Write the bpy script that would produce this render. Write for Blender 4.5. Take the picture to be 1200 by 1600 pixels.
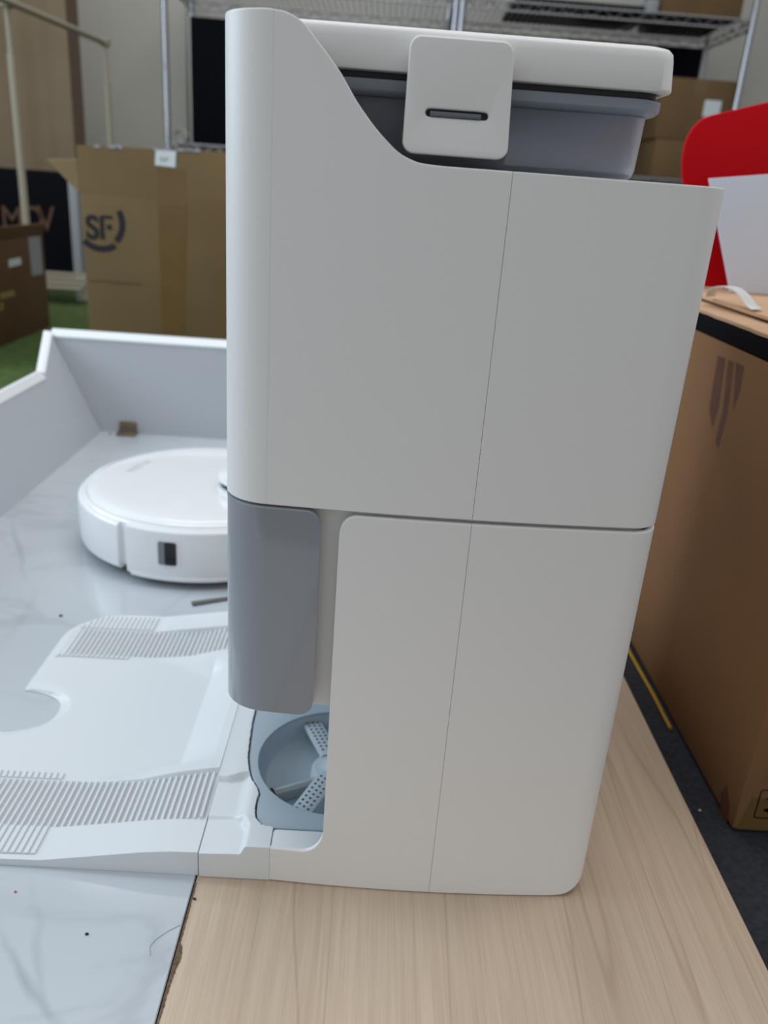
import bpy, bmesh, math, random
from mathutils import Vector, Matrix
random.seed(7)
for o in list(bpy.data.objects): bpy.data.objects.remove(o, do_unlink=True)
SC = bpy.context.scene
COL = SC.collection

# ------------------------------------------------------------------ camera
FPX, PITCH, YAW, ROLL = 1261.197, 0.378427, 0.025359, 0.073079
CAM = Vector((0.0, -0.46, 0.48754))
_f = Vector((math.sin(YAW)*math.cos(PITCH), math.cos(YAW)*math.cos(PITCH), -math.sin(PITCH)))
_r0 = Vector((math.cos(YAW), -math.sin(YAW), 0)); _u0 = _r0.cross(_f)
_r = _r0*math.cos(ROLL)+_u0*math.sin(ROLL); _u = -_r0*math.sin(ROLL)+_u0*math.cos(ROLL)
cd = bpy.data.cameras.new('camera'); cam = bpy.data.objects.new('camera', cd); COL.objects.link(cam)
M = Matrix.Identity(4)
for i in range(3):
    M[i][0] = _r[i]; M[i][1] = _u[i]; M[i][2] = -_f[i]; M[i][3] = CAM[i]
cam.matrix_world = M
cd.sensor_fit = 'HORIZONTAL'; cd.sensor_width = 36.0; cd.lens = 36.0*FPX/1200.0
cd.clip_start = 0.02; cd.clip_end = 50
cd.dof.use_dof = True; cd.dof.focus_distance = 0.50; cd.dof.aperture_fstop = 10.0
SC.camera = cam

def PX(x, y, axis, val):
    d = _f+_r*((x-600)/FPX)-_u*((y-800)/FPX)
    t = (val-CAM[axis])/d[axis]
    return CAM+d*t

# ------------------------------------------------------------------ light
W_ = bpy.data.worlds.new('world'); SC.world = W_; W_.use_nodes = True
bg = W_.node_tree.nodes['Background']; bg.inputs[0].default_value = (0.95, 0.965, 0.98, 1); bg.inputs[1].default_value = 0.60
def area(name, loc, rot, sx, sy, power, col):
    l = bpy.data.lights.new(name, 'AREA'); l.shape = 'RECTANGLE'; l.size = sx; l.size_y = sy; l.energy = power; l.color = col
    o = bpy.data.objects.new(name, l); COL.objects.link(o); o.location = loc; o.rotation_euler = rot
    return o
area('ceiling_lamp', (-0.5, 0.75, 2.6), (0, 0, 0), 1.3, 0.5, 12.5, (0.88, 0.95, 1.0))
area('ceiling_lamp', (0.9, 0.3, 2.6), (0, 0, 0), 1.2, 0.4, 12, (1.0, 0.97, 0.93))
area('ceiling_lamp', (-0.6, 2.6, 2.6), (0, 0, 0), 1.3, 0.4, 7, (1.0, 0.97, 0.93))
area('window_daylight', (-2.4, 0.5, 1.4), (0, math.radians(-90), 0), 1.4, 1.8, 44, (0.70, 0.86, 1.0))
SC.view_settings.view_transform = 'Standard'; SC.view_settings.look = 'None'
SC.view_settings.gamma = 1.0; SC.view_settings.use_curve_mapping = False
SC.view_settings.exposure = 0.0

# ------------------------------------------------------------------ materials
def srgb(r, g, b):
    f = lambda c: (c/255/12.92) if c/255 <= 0.04045 else ((c/255+0.055)/1.055)**2.4
    return (f(r), f(g), f(b), 1)
MATS = {}
def mat(name, col, rough=0.5, metal=0.0, noise=0.0, nscale=20, bump=0.0, bscale=400, coat=0.0, trans=0.0, stretch=None, spec=0.5, ior=1.45):
    if name in MATS: return MATS[name]
    m = bpy.data.materials.new(name); m.use_nodes = True; nt = m.node_tree; p = nt.nodes['Principled BSDF']
    p.inputs['Base Color'].default_value = col; p.inputs['Roughness'].default_value = rough; p.inputs['Metallic'].default_value = metal
    p.inputs['Coat Weight'].default_value = coat; p.inputs['Coat Roughness'].default_value = 0.05
    p.inputs['Transmission Weight'].default_value = trans; p.inputs['Specular IOR Level'].default_value = spec; p.inputs['IOR'].default_value = ior
    tc = nt.nodes.new('ShaderNodeTexCoord')
    mp = nt.nodes.new('ShaderNodeMapping'); nt.links.new(tc.outputs['Object'], mp.inputs[0])
    if stretch: mp.inputs['Scale'].default_value = stretch
    if noise > 0:
        n = nt.nodes.new('ShaderNodeTexNoise'); n.inputs['Scale'].default_value = nscale; n.inputs['Detail'].default_value = 5
        nt.links.new(mp.outputs[0], n.inputs['Vector'])
        r = nt.nodes.new('ShaderNodeValToRGB'); r.color_ramp.elements[0].position = .3; r.color_ramp.elements[1].position = .7
        r.color_ramp.elements[0].color = tuple(c*(1-noise) for c in col[:3])+(1,)
        r.color_ramp.elements[1].color = tuple(min(1, c*(1+noise)) for c in col[:3])+(1,)
        nt.links.new(n.outputs['Fac'], r.inputs[0]); nt.links.new(r.outputs[0], p.inputs['Base Color'])
    if bump > 0:
        n2 = nt.nodes.new('ShaderNodeTexNoise'); n2.inputs['Scale'].default_value = bscale; n2.inputs['Detail'].default_value = 3
        nt.links.new(tc.outputs['Object'], n2.inputs['Vector'])
        b = nt.nodes.new('ShaderNodeBump'); b.inputs['Strength'].default_value = bump; b.inputs['Distance'].default_value = 0.001
        nt.links.new(n2.outputs['Fac'], b.inputs['Height']); nt.links.new(b.outputs[0], p.inputs['Normal'])
    MATS[name] = m
    return m

white = mat('white_plastic', (0.80, 0.80, 0.79, 1), 0.42, bump=0.10, bscale=900)
white2 = mat('white_smooth_plastic', (0.74, 0.775, 0.80, 1), 0.33)
groove_shade = mat('grey_grip_plastic', (0.60, 0.60, 0.61, 1), 0.6)  # greyer than the ramp white: shade between the ribs, painted as colour
robot_white = mat('robot_gloss_white', (0.84, 0.86, 0.88, 1), 0.16, coat=0.4)
door_grey = mat('glossy_grey_plastic', (0.27, 0.29, 0.32, 1), 0.13, coat=0.5)
tray_grey = mat('blue_grey_plastic', (0.37, 0.45, 0.51, 1), 0.38)
bar_grey = mat('scraper_grey', (0.40, 0.44, 0.46, 1), 0.4)
dark = mat('dark_rubber', (0.012, 0.013, 0.016, 1), 0.6)
hole_m = mat('hole_dark', (0.06, 0.085, 0.11, 1), 0.7)
gasket_m = mat('gasket_grey', (0.035, 0.035, 0.037, 1), 0.6)
tub_m = mat('frosted_tank', (0.80, 0.83, 0.91, 1), 0.36, trans=0.92, ior=1.30)
rim_m = mat('frosted_rim', (0.40, 0.45, 0.52, 1), 0.35, trans=0.35, ior=1.35)
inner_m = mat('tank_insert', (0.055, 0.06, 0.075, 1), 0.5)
glass_black = mat('sensor_glass', (0.006, 0.008, 0.014, 1), 0.06)
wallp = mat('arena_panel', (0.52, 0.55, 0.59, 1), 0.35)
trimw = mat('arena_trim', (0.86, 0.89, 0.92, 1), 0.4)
card = mat('cardboard', srgb(114, 94, 60), 0.8, noise=0.10, nscale=6)
card_dark = mat('cardboard_brown', srgb(104, 74, 50), 0.8, noise=0.12, nscale=5)
card_right = mat('cardboard_tan', srgb(136, 100, 66), 0.62, noise=0.10, nscale=5)
card_light = mat('cardboard_edge', srgb(196, 160, 128), 0.8, noise=0.06, nscale=30)
tape_m = mat('packing_tape', srgb(108, 86, 50), 0.2, noise=0.07, nscale=18)
tape_stain = mat('tape_residue', srgb(98, 62, 44), 0.5, noise=0.2, nscale=60, stretch=(1, 6, 1))
ink = mat('carton_ink', srgb(26, 27, 33), 0.7)
ink_soft = mat('carton_ink_faint', srgb(92, 74, 50), 0.8)
paper = mat('paper_label', srgb(205, 214, 216), 0.6)
paper_grey = mat('paper_label_grey', srgb(150, 152, 156), 0.6)
sheet_m = mat('white_sheet', srgb(206, 215, 230), 0.5)
red_m = mat('red_board', srgb(188, 0, 16), 0.6, spec=0.15)
chrome = mat('chrome', (0.40, 0.41, 0.44, 1), 0.2, metal=1.0)
wire_m = mat('wire_steel', (0.36, 0.37, 0.38, 1), 0.35, metal=1.0)
black_p = mat('black_panel', srgb(9, 10, 17), 0.75, spec=0.12)
gold = mat('copper_print', srgb(92, 66, 44), 0.7)
cream = mat('cream_tube', srgb(160, 152, 134), 0.5)
canvas_m = mat('beige_canvas', srgb(136, 120, 98), 0.9, noise=0.10, nscale=3, bump=0.3, bscale=150)
trim_brown = mat('brown_trim', srgb(84, 68, 56), 0.9)
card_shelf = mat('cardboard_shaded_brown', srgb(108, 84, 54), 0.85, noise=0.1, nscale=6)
plaster = mat('wall_paint', srgb(196, 194, 188), 0.8, noise=0.03, nscale=3)
panel_white = mat('white_board', srgb(206, 205, 198), 0.55)
strap_m = mat('white_strap', srgb(222, 222, 220), 0.4, trans=0.15)
yellow = mat('yellow_cord', srgb(176, 132, 22), 0.6)
green_m = mat('green_carpet', srgb(70, 92, 44), 0.95, noise=0.25, nscale=40, bump=0.6, bscale=300)
carpet_m = mat('charcoal_carpet', srgb(44, 46, 54), 0.95, noise=0.35, nscale=220, bump=0.8, bscale=500)
brown_tape = mat('brown_bracket', srgb(120, 104, 84), 0.6, noise=.3, nscale=60)
stick_m = mat('grey_strip', srgb(104, 104, 102), 0.5)
crumb_m = mat('dark_crumb', srgb(40, 42, 46), 0.8)
chip_m = mat('chipboard', srgb(104, 84, 66), 0.9, noise=.35, nscale=300)
dust_m = mat('dust', srgb(186, 176, 150), 0.9)

def nodes_mat(name):
    m = bpy.data.materials.new(name); m.use_nodes = True
    return m, m.node_tree, m.node_tree.nodes['Principled BSDF']
def N(nt, typ, **kw):
    n = nt.nodes.new(typ)
    for k, v in kw.items(): n.inputs[k].default_value = v
    return n
def ramp(nt, src, stops):
    r = nt.nodes.new('ShaderNodeValToRGB'); e = r.color_ramp.elements
    while len(e) < len(stops): e.new(0.5)
    for el, (p, c) in zip(e, stops): el.position = p; el.color = c
    nt.links.new(src, r.inputs[0]); return r.outputs[0]
def mixc(nt, fac, a, b, mode='MIX'):
    m = nt.nodes.new('ShaderNodeMix'); m.data_type = 'RGBA'; m.blend_type = mode
    for s, v in ((0, fac), (6, a), (7, b)):
        if hasattr(v, 'is_linked') or hasattr(v, 'links'): nt.links.new(v, m.inputs[s])
        else: m.inputs[s].default_value = v
    return m.outputs[2]

def mth(op, a, b=None):
    n = N(nt, 'ShaderNodeMath'); n.operation = op
    for i, v in enumerate((a, b)):
        if v is None: continue
        if hasattr(v, 'links'): nt.links.new(v, n.inputs[i])
        else: n.inputs[i].default_value = v
    return n.outputs[0]
# marble: pale tile print with soft grey veins
marble, nt, p = nodes_mat('marble_print')
tc = N(nt, 'ShaderNodeTexCoord'); mp = N(nt, 'ShaderNodeMapping'); mp.inputs['Rotation'].default_value = (0, 0, 0.5); nt.links.new(tc.outputs['Object'], mp.inputs[0])
n0 = N(nt, 'ShaderNodeTexNoise', Scale=3.2, Detail=7.0, Distortion=1.4); nt.links.new(mp.outputs[0], n0.inputs['Vector'])
v = ramp(nt, n0.outputs['Fac'], [(0.0, (0, 0, 0, 1)), (0.475, (0, 0, 0, 1)), (0.50, (1, 1, 1, 1)), (0.525, (0, 0, 0, 1)), (1, (0, 0, 0, 1))])
n1 = N(nt, 'ShaderNodeTexNoise', Scale=2.0, Detail=4.0); nt.links.new(mp.outputs[0], n1.inputs['Vector'])
msk = ramp(nt, n1.outputs['Fac'], [(0.46, (0, 0, 0, 1)), (0.72, (0.5, 0.5, 0.5, 1))])
cl = ramp(nt, n1.outputs['Fac'], [(0.3, (0.585, 0.625, 0.66, 1)), (0.75, (0.51, 0.555, 0.60, 1))])
fac = mixc(nt, 1.0, v, msk, 'MULTIPLY')
mc = mixc(nt, fac, cl, (0.30, 0.335, 0.37, 1))
sep = N(nt, 'ShaderNodeSeparateXYZ'); nt.links.new(tc.outputs['Object'], sep.inputs[0])
n4 = N(nt, 'ShaderNodeTexNoise', Scale=14.0, Detail=3.0); nt.links.new(tc.outputs['Object'], n4.inputs['Vector'])
wob = mth('MULTIPLY', mth('SUBTRACT', n4.outputs['Fac'], 0.5), 0.030)
for (xa, ya), (xb, yb), wd, st in (((0, 1462), (92, 1605), 0.0055, 0.42), ((55, 1400), (78, 1610), 0.0045, 0.22), ((18, 815), (34, 895), 0.006, 0.32), ((0, 1010), (60, 925), 0.008, 0.15), ((250, 955), (335, 905), 0.006, 0.15)):
    P0, P1 = PX(xa, ya, 2, 0.0), PX(xb, yb, 2, 0.0); L_ = (P1-P0).length; dx_, dy_ = (P1.x-P0.x)/L_, (P1.y-P0.y)/L_
    ax, ay = mth('SUBTRACT', sep.outputs[0], P0.x), mth('SUBTRACT', sep.outputs[1], P0.y)
    al_ = mth('ADD', mth('MULTIPLY', ax, dx_), mth('MULTIPLY', ay, dy_))
    ac_ = mth('ABSOLUTE', mth('ADD', mth('SUBTRACT', mth('MULTIPLY', ax, dy_), mth('MULTIPLY', ay, dx_)), wob))
    m1 = mth('MAXIMUM', mth('SUBTRACT', 1.0, mth('DIVIDE', ac_, wd)), 0.0)
    m2 = mth('MAXIMUM', mth('SUBTRACT', 1.0, mth('DIVIDE', mth('ABSOLUTE', mth('SUBTRACT', al_, L_/2)), L_*0.75)), 0.0)
    mc = mixc(nt, mth('MULTIPLY', mth('MULTIPLY', m1, m2), st*1.3), mc, (0.26, 0.30, 0.34, 1))
nt.links.new(mc, p.inputs['Base Color'])
p.inputs['Roughness'].default_value = 0.11

# maple laminate, grain along Y
maple, nt, p = nodes_mat('maple_laminate')
tc = N(nt, 'ShaderNodeTexCoord'); mp = N(nt, 'ShaderNodeMapping'); mp.inputs['Scale'].default_value = (1, 0.05, 1); nt.links.new(tc.outputs['Object'], mp.inputs[0])
n0 = N(nt, 'ShaderNodeTexNoise', Scale=11.0, Detail=2.0); nt.links.new(mp.outputs[0], n0.inputs['Vector'])
mul = N(nt, 'ShaderNodeMath'); mul.operation = 'MULTIPLY'; mul.inputs[1].default_value = 9.0; nt.links.new(n0.outputs['Fac'], mul.inputs[0])
fr = N(nt, 'ShaderNodeMath'); fr.operation = 'FRACT'; nt.links.new(mul.outputs[0], fr.inputs[0])
lines = ramp(nt, fr.outputs[0], [(0.0, (0.52, 0.52, 0.52, 1)), (0.05, (0.14, 0.14, 0.14, 1)), (0.55, (0, 0, 0, 1)), (0.96, (0.10, 0.10, 0.10, 1)), (1.0, (0.52, 0.52, 0.52, 1))])
mp2 = N(nt, 'ShaderNodeMapping'); mp2.inputs['Scale'].default_value = (1, 0.022, 1); nt.links.new(tc.outputs['Object'], mp2.inputs[0])
n2 = N(nt, 'ShaderNodeTexNoise', Scale=420.0, Detail=5.0, Roughness=0.65); nt.links.new(mp2.outputs[0], n2.inputs['Vector'])
fine = ramp(nt, n2.outputs['Fac'], [(0.3, (0.53, 0.41, 0.305, 1)), (0.7, (0.645, 0.525, 0.405, 1))])
n3 = N(nt, 'ShaderNodeTexNoise', Scale=16.0, Detail=2.0); nt.links.new(mp.outputs[0], n3.inputs['Vector'])
broad = ramp(nt, n3.outputs['Fac'], [(0.35, (1.04, 1.03, 1.02, 1)), (0.65, (0.92, 0.90, 0.88, 1))])
c = mixc(nt, 1.0, fine, broad, 'MULTIPLY')
c = mixc(nt, lines, c, (0.36, 0.25, 0.17, 1))
sep = N(nt, 'ShaderNodeSeparateXYZ'); nt.links.new(tc.outputs['Object'], sep.inputs[0])
wob = mth('MULTIPLY', mth('SUBTRACT', n3.outputs['Fac'], 0.5), 0.012)
for x0, y0, k, wd in ((-0.0235, -0.111, 230.0, 0.00042), (-0.0225, -0.094, 700.0, 0.00028), (0.2165, -0.0285, -480.0, 0.00045), (0.208, -0.10, -300.0, 0.0003)):
    dx = mth('ADD', mth('SUBTRACT', sep.outputs[0], x0), wob)
    g = mth('SUBTRACT', mth('SUBTRACT', sep.outputs[1], y0), mth('MULTIPLY', mth('MULTIPLY', dx, dx), k))
    gr = mth('SQRT', mth('ADD', mth('POWER', mth('MULTIPLY', dx, 2*k), 2.0), 1.0))
    d_ = mth('DIVIDE', mth('ABSOLUTE', g), gr)
    msk_ = mth('MULTIPLY', mth('MAXIMUM', mth('SUBTRACT', 1.0, mth('DIVIDE', d_, wd*2)), 0.0), 0.85)
    fade = mth('MAXIMUM', mth('SUBTRACT', 1.0, mth('DIVIDE', mth('ABSOLUTE', mth('SUBTRACT', sep.outputs[1], y0)), 0.22)), 0.0)
    c = mixc(nt, mth('MULTIPLY', msk_, fade), c, (0.34, 0.225, 0.15, 1))
nt.links.new(c, p.inputs['Base Color']); p.inputs['Roughness'].default_value = 0.42

# ------------------------------------------------------------------ mesh helpers
def tag(o, label=None, cat=None, group=None, kind=None):
    if label: o['label'] = label
    if cat: o['category'] = cat
    if group: o['group'] = group
    if kind: o['kind'] = kind
    return o
def root(name, loc, label, cat, group=None):
    o = bpy.data.objects.new(name, None); COL.objects.link(o); o.location = loc; o.empty_display_size = 0.02
    return tag(o, label, cat, group)
def wpos(o):
    v = Vector(o.location)
    if o.parent: v = v+wpos(o.parent)
    return v
def put(name, me, m, parent=None, origin=None):
    """link a mesh given in world coordinates; its origin goes to `origin` (or the parent's origin)"""
    o = bpy.data.objects.new(name, me); COL.objects.link(o)
    if m: me.materials.append(m)
    base = wpos(parent) if parent else Vector((0, 0, 0))
    org = Vector(origin) if origin is not None else base
    if org.length > 0: me.transform(Matrix.Translation(-org))
    o.location = org-base
    o.parent = parent
    return o
def smooth(me, ang=35):
    me.shade_smooth()
    try: me.set_sharp_from_angle(angle=math.radians(ang))
    except Exception: pass
    return me
def from_bm(bm, ang=35, recalc=True):
    if recalc: bmesh.ops.recalc_face_normals(bm, faces=bm.faces)
    me = bpy.data.meshes.new('mesh'); bm.to_mesh(me); bm.free()
    return smooth(me, ang)
def pyd(verts, faces, ang=35, recalc=True):
    bm = bmesh.new(); vs = [bm.verts.new(v) for v in verts]
    for f in faces:
        try: bm.faces.new([vs[i] for i in f])
        except ValueError: pass
    return from_bm(bm, ang, recalc)
def box_bm(bm, x0, x1, y0, y1, z0, z1, bev=0.0, seg=2, mtx=None):
    r = bmesh.ops.create_cube(bm, size=1.0); vs = r['verts']
    for v in vs: v.co = Vector(((x0+x1)/2+v.co.x*(x1-x0), (y0+y1)/2+v.co.y*(y1-y0), (z0+z1)/2+v.co.z*(z1-z0)))
    if bev > 0:
        es = list({e for v in vs for e in v.link_edges})
        rr = bmesh.ops.bevel(bm, geom=es, offset=bev, segments=seg, profile=0.5, affect='EDGES')
        vs = list({v for f in rr['faces'] for v in f.verts} | {v for v in vs if v.is_valid})
    if mtx is not None:
        for v in vs: v.co = mtx @ v.co
    return vs
def box(x0, x1, y0, y1, z0, z1, bev=0.0, seg=2, mtx=None):
    bm = bmesh.new(); box_bm(bm, x0, x1, y0, y1, z0, z1, bev, seg, mtx); return from_bm(bm)
def tube_bm(bm, pts, r, n=8, rads=None):
    pts = [Vector(p_) for p_ in pts]; rings = []
    for i, p_ in enumerate(pts):
        a = pts[max(i-1, 0)]; b = pts[min(i+1, len(pts)-1)]; t = (b-a).normalized()
        ref = Vector((0, 0, 1)) if abs(t.z) < .9 else Vector((1, 0, 0))
        u = t.cross(ref).normalized(); w = t.cross(u)
        rr = rads[i] if rads else r
        rings.append([bm.verts.new(p_+(u*math.cos(2*math.pi*k/n)+w*math.sin(2*math.pi*k/n))*rr) for k in range(n)])
    for a, b in zip(rings, rings[1:]):
        for k in range(n): bm.faces.new((a[k], a[(k+1) % n], b[(k+1) % n], b[k]))
    bm.faces.new(rings[0]); bm.faces.new(rings[-1][::-1])
def tube(pts, r, n=8, rads=None):
    bm = bmesh.new(); tube_bm(bm, pts, r, n, rads); return from_bm(bm, 50)
def lathe(prof, cx, cy, n=64, a0=0.0, a1=2*math.pi):
    """profile [(r, z)] turned about a vertical axis; partial arcs get end caps"""
    full = abs(a1-a0-2*math.pi) < 1e-6
    m = n if full else n+1; verts = []; faces = []; k = len(prof)
    for i in range(m):
        a = a0+(a1-a0)*i/n
        for r, z in prof: verts.append((cx+r*math.cos(a), cy+r*math.sin(a), z))
    for i in range(n):
        j = (i+1) % m
        for q in range(k-1): faces.append((i*k+q, j*k+q, j*k+q+1, i*k+q+1))
        if not full: faces.append((i*k+k-1, j*k+k-1, j*k, i*k))
    if not full: faces += [tuple(range(k)), tuple(n*k+q for q in range(k))]
    bm = bmesh.new(); vs = [bm.verts.new(v) for v in verts]
    for f in faces: bm.faces.new([vs[i] for i in f])
    bmesh.ops.remove_doubles(bm, verts=bm.verts, dist=1e-6)
    return from_bm(bm, 32)
def curve_mesh(cu, place):
    o = bpy.data.objects.new('tmp', cu); COL.objects.link(o)
    dg = bpy.context.evaluated_depsgraph_get(); dg.update()
    me = bpy.data.meshes.new_from_object(o.evaluated_get(dg)); bpy.data.objects.remove(o, do_unlink=True)
    for v in me.vertices: v.co = place(v.co.x, v.co.y, v.co.z)
    bm = bmesh.new(); bm.from_mesh(me); bmesh.ops.remove_doubles(bm, verts=bm.verts, dist=1e-6)
    bpy.data.meshes.remove(me)
    return from_bm(bm, 40)
def plate(loops, th, place, bev=0.0, res=2):
    """flat outline(s) with holes, extruded +-th/2 and edge-bevelled, mapped into space by place(u, v, w)"""
    cu = bpy.data.curves.new('tmpc', 'CURVE'); cu.dimensions = '2D'; cu.fill_mode = 'BOTH'
    cu.extrude = max(th/2-bev, 1e-5); cu.bevel_depth = bev; cu.bevel_resolution = res; cu.offset = -bev
    for L in loops:
        s = cu.splines.new('POLY'); s.points.add(len(L)-1); s.use_cyclic_u = True
        for q, (a, b) in zip(s.points, L): q.co = (a, b, 0, 1)
    me = curve_mesh(cu, place); bpy.data.curves.remove(cu); return me
def text_mesh(txt, size, th, place, bold=False, align='LEFT'):
    cu = bpy.data.curves.new('tmpt', 'FONT'); cu.body = txt; cu.size = size; cu.extrude = th/2; cu.align_x = align
    if bold: cu.offset = size*0.034
    me = curve_mesh(cu, place); bpy.data.curves.remove(cu); return me
def rrect(x0, x1, y0, y1, r, n=8):
    out = []
    for cx, cy, a in ((x1-r, y1-r, 0), (x0+r, y1-r, 90), (x0+r, y0+r, 180), (x1-r, y0+r, 270)):
        for k in range(n+1):
            t = math.radians(a+90*k/n); out.append((cx+r*math.cos(t), cy+r*math.sin(t)))
    return out
def lerp_tab(tab, x):
    if x <= tab[0][0]: return tab[0][1]
    for (a, b), (c_, d) in zip(tab, tab[1:]):
        if x <= c_: return b+(d-b)*(x-a)/(c_-a)
    return tab[-1][1]
def pchip(tab):
    xs = [t[0] for t in tab]; ys = [t[1] for t in tab]; n = len(xs)
    d = [(ys[i+1]-ys[i])/(xs[i+1]-xs[i]) for i in range(n-1)]; m = [d[0]]
    for i in range(1, n-1): m.append(0 if d[i-1]*d[i] <= 0 else 2*d[i-1]*d[i]/(d[i-1]+d[i]))
    m.append(d[-1])
    def f(x):
        if x <= xs[0]: return ys[0]
        if x >= xs[-1]: return ys[-1]
        for i in range(n-1):
            if x <= xs[i+1]:
                h = xs[i+1]-xs[i]; t = (x-xs[i])/h
                return ((1+2*t)*(1-t)**2*ys[i]+t*(1-t)**2*h*m[i]+t*t*(3-2*t)*ys[i+1]+t*t*(t-1)*h*m[i+1])
    return f
def sstep(a, b, x):
    t = min(1, max(0, (x-a)/(b-a))); return t*t*(3-2*t)
def frange(a, b, st):
    n = max(1, int(round(abs(b-a)/st))); return [a+(b-a)*i/n for i in range(n+1)]

def wall(path, zb, zt, th, bev=0.0007, side=1):
    """upright panel of thickness th that follows a plan path; zb/zt give its lower and upper edge at each point"""
    n = len(path); P = [Vector((a, b, 0)) for a, b in path]; verts = []; faces = []
    for i, p_ in enumerate(P):
        t = (P[min(i+1, n-1)]-P[max(i-1, 0)]).normalized(); nn = Vector((-t.y, t.x, 0))*side
        x, y = p_.x, p_.y; b0, t0 = zb(x, y), zt(x, y); bb = min(bev, (t0-b0)/3)
        for off, z in ((bb, b0), (0, b0+bb), (0, b0+bb*1.6), (0, t0-bb*1.6), (0, t0-bb), (bb*0.3, t0-bb*0.3), (bb, t0), (th, t0), (th, b0)):
            q = p_+nn*off; verts.append((q.x, q.y, z))
    k = 9
    for i in range(n-1):
        for q in range(k): faces.append((i*k+q, (i+1)*k+q, (i+1)*k+(q+1) % k, i*k+(q+1) % k))
    faces.append(tuple(range(k))); faces.append(tuple((n-1)*k+q for q in range(k)))
    return pyd(verts, faces, 30)

# ------------------------------------------------------------------ the setting
FLOOR = -0.02
def struct(name, me, m): return tag(put(name, me, m), kind='structure')
struct('floor', box(-5, 5, -5.0, 4.3, FLOOR-0.05, FLOOR-0.0004), carpet_m)
struct('wall_back', box(-4, 4, 4.1, 4.2, FLOOR-0.004, 2.9), plaster)
struct('wall_right', box(2.35, 2.45, 1.6, 4.1, FLOOR-0.004, 2.9), plaster)
struct('wall_left', box(-3.1, -3.0, 2.4, 4.1, FLOOR-0.004, 2.9), plaster)
gx = 0.05
tag(put('green_carpet', box(-2.98, gx, 1.25, 4.09, FLOOR-0.0002, FLOOR+0.002, 0.001), green_m), 'green low pile carpet behind the white test arena', 'carpet')

# maple board (the dock stands on it)
BX0, BX1 = -0.1083, 0.3018
wb = root('wooden_board', (0.1, 0.2, FLOOR), 'pale maple laminate board under the white dock', 'board')
put('panel', box(BX0, BX1, -0.42, 0.78, FLOOR, 0.0, 0.0006, 1), maple, wb)
# chipped left edge: exposed chipboard along the arris
vs, fs = [], []
ys = frange(-0.42, -0.004, 0.0011); wv = 0.0015
for i, y in enumerate(ys):
    wv = 0.0009+0.0018*max(0, math.sin(y*61)+0.3*math.sin(y*173+1))*0.8+random.uniform(0, 0.0006)
    if -0.075 < y < -0.055: wv += 0.0016*math.sin((y+0.075)/0.02*math.pi)
    for a, z in ((BX0-0.0003, -0.004), (BX0-0.0003, 0.0001), (BX0+wv, 0.00025), (BX0+wv, -0.004)): vs.append((a, y, z))
for i in range(len(ys)-1):
    for q in range(4): fs.append((i*4+q, i*4+4+q, i*4+4+(q+1) % 4, i*4+(q+1) % 4))
put('chipped_edge', pyd(vs, fs), chip_m, wb)

# marble print panel, floor of the arena
AX, AY = -0.5375, 1.106
mpn = put('marble_panel', box(AX-0.02, BX0-0.0014, -0.60, AY+0.02, FLOOR, 0.0, 0.0007, 1), marble)
tag(mpn, 'glossy white marble print panel forming the arena floor', 'floor panel')

# arena walls: back panel upright, left panel leaning outwards
ct = PX(85, 530, 1, AY); lean = (ct.x-AX)/ct.z            # sideways lean per metre of height
HB = 0.184; capH = 0.013
ab = root('arena_back_wall', (-0.2, AY, 0.0), 'white low back panel of the test arena', 'panel')
xr = 0.30
xl0, xl1 = AX, AX+lean*HB
vs = [(xl0, AY, 0.0), (xr, AY, 0.0), (xr, AY, HB), (xl1, AY, HB)]
vs += [(a, b+0.012, z_) for a, b, z_ in vs]
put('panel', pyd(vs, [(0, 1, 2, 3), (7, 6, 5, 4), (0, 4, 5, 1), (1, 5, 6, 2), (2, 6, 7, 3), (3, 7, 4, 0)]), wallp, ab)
def cap(p0, p1, out, name, parent):
    """bright edge trim: chamfered strip lying on a panel's upper edge, from p0 to p1; `out` points away from the arena"""
    p0, p1, out = Vector(p0), Vector(p1), Vector(out); up = Vector((0, 0, 1))
    prof = [(-0.0015, -0.001), (-0.0015, 0.002), (0.009, capH), (0.0145, capH), (0.0145, -0.001)]
    vs = [q+out*a+up*b for q in (p0, p1) for a, b in prof]; k = len(prof)
    fs = [(i, (i+1) % k, k+(i+1) % k, k+i) for i in range(k)]+[tuple(range(k)), tuple(range(k, 2*k))]
    put(name, pyd(vs, fs), trimw, parent)
cap((xl1-0.004, AY, HB), (xr, AY, HB), (0, 1, 0), 'edge_trim', ab)
al = root('arena_side_wall', (AX, 0.4, 0.0), 'white low side panel leaning outwards beside the robot', 'panel')
def PLN(px, py):                                           # a pixel's point on the leaning panel
    d = _f+_r*((px-600)/FPX)-_u*((py-800)/FPX); t = (AX+lean*CAM.z-CAM.x)/(d.x-lean*d.z); return CAM+d*t
e_lo = PLN(72, 591); HL = e_lo.z; YL = e_lo.y
def lp(y, z, o=0.0): return (AX+lean*z-o, y, z)
prof = [(-0.60, 0.0), (AY-0.001, 0.0), (AY-0.001, HB), (AY-0.004, HB), (YL+0.004, HL+0.004), (YL, HL), (-0.60, HL)]
k = len(prof); vs = [lp(y, z) for y, z in prof]+[lp(y, z, 0.012) for y, z in prof]
fs = [tuple(range(k)), tuple(range(2*k-1, k-1, -1))]+[(i, (i+1) % k, k+(i+1) % k, k+i) for i in range(k)]
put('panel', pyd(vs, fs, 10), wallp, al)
cap(lp(-0.60, HL), lp(YL-0.002, HL), (-1, 0, 0), 'edge_trim', al)
a_, b_ = Vector(lp(YL+0.002, HL+0.005)), Vector(lp(AY+0.002, HB+0.004))
dr = (b_-a_).normalized(); nx = Vector((-1, 0, 0)); up_ = nx.cross(dr); up_ = up_ if up_.z > 0 else -up_
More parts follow.
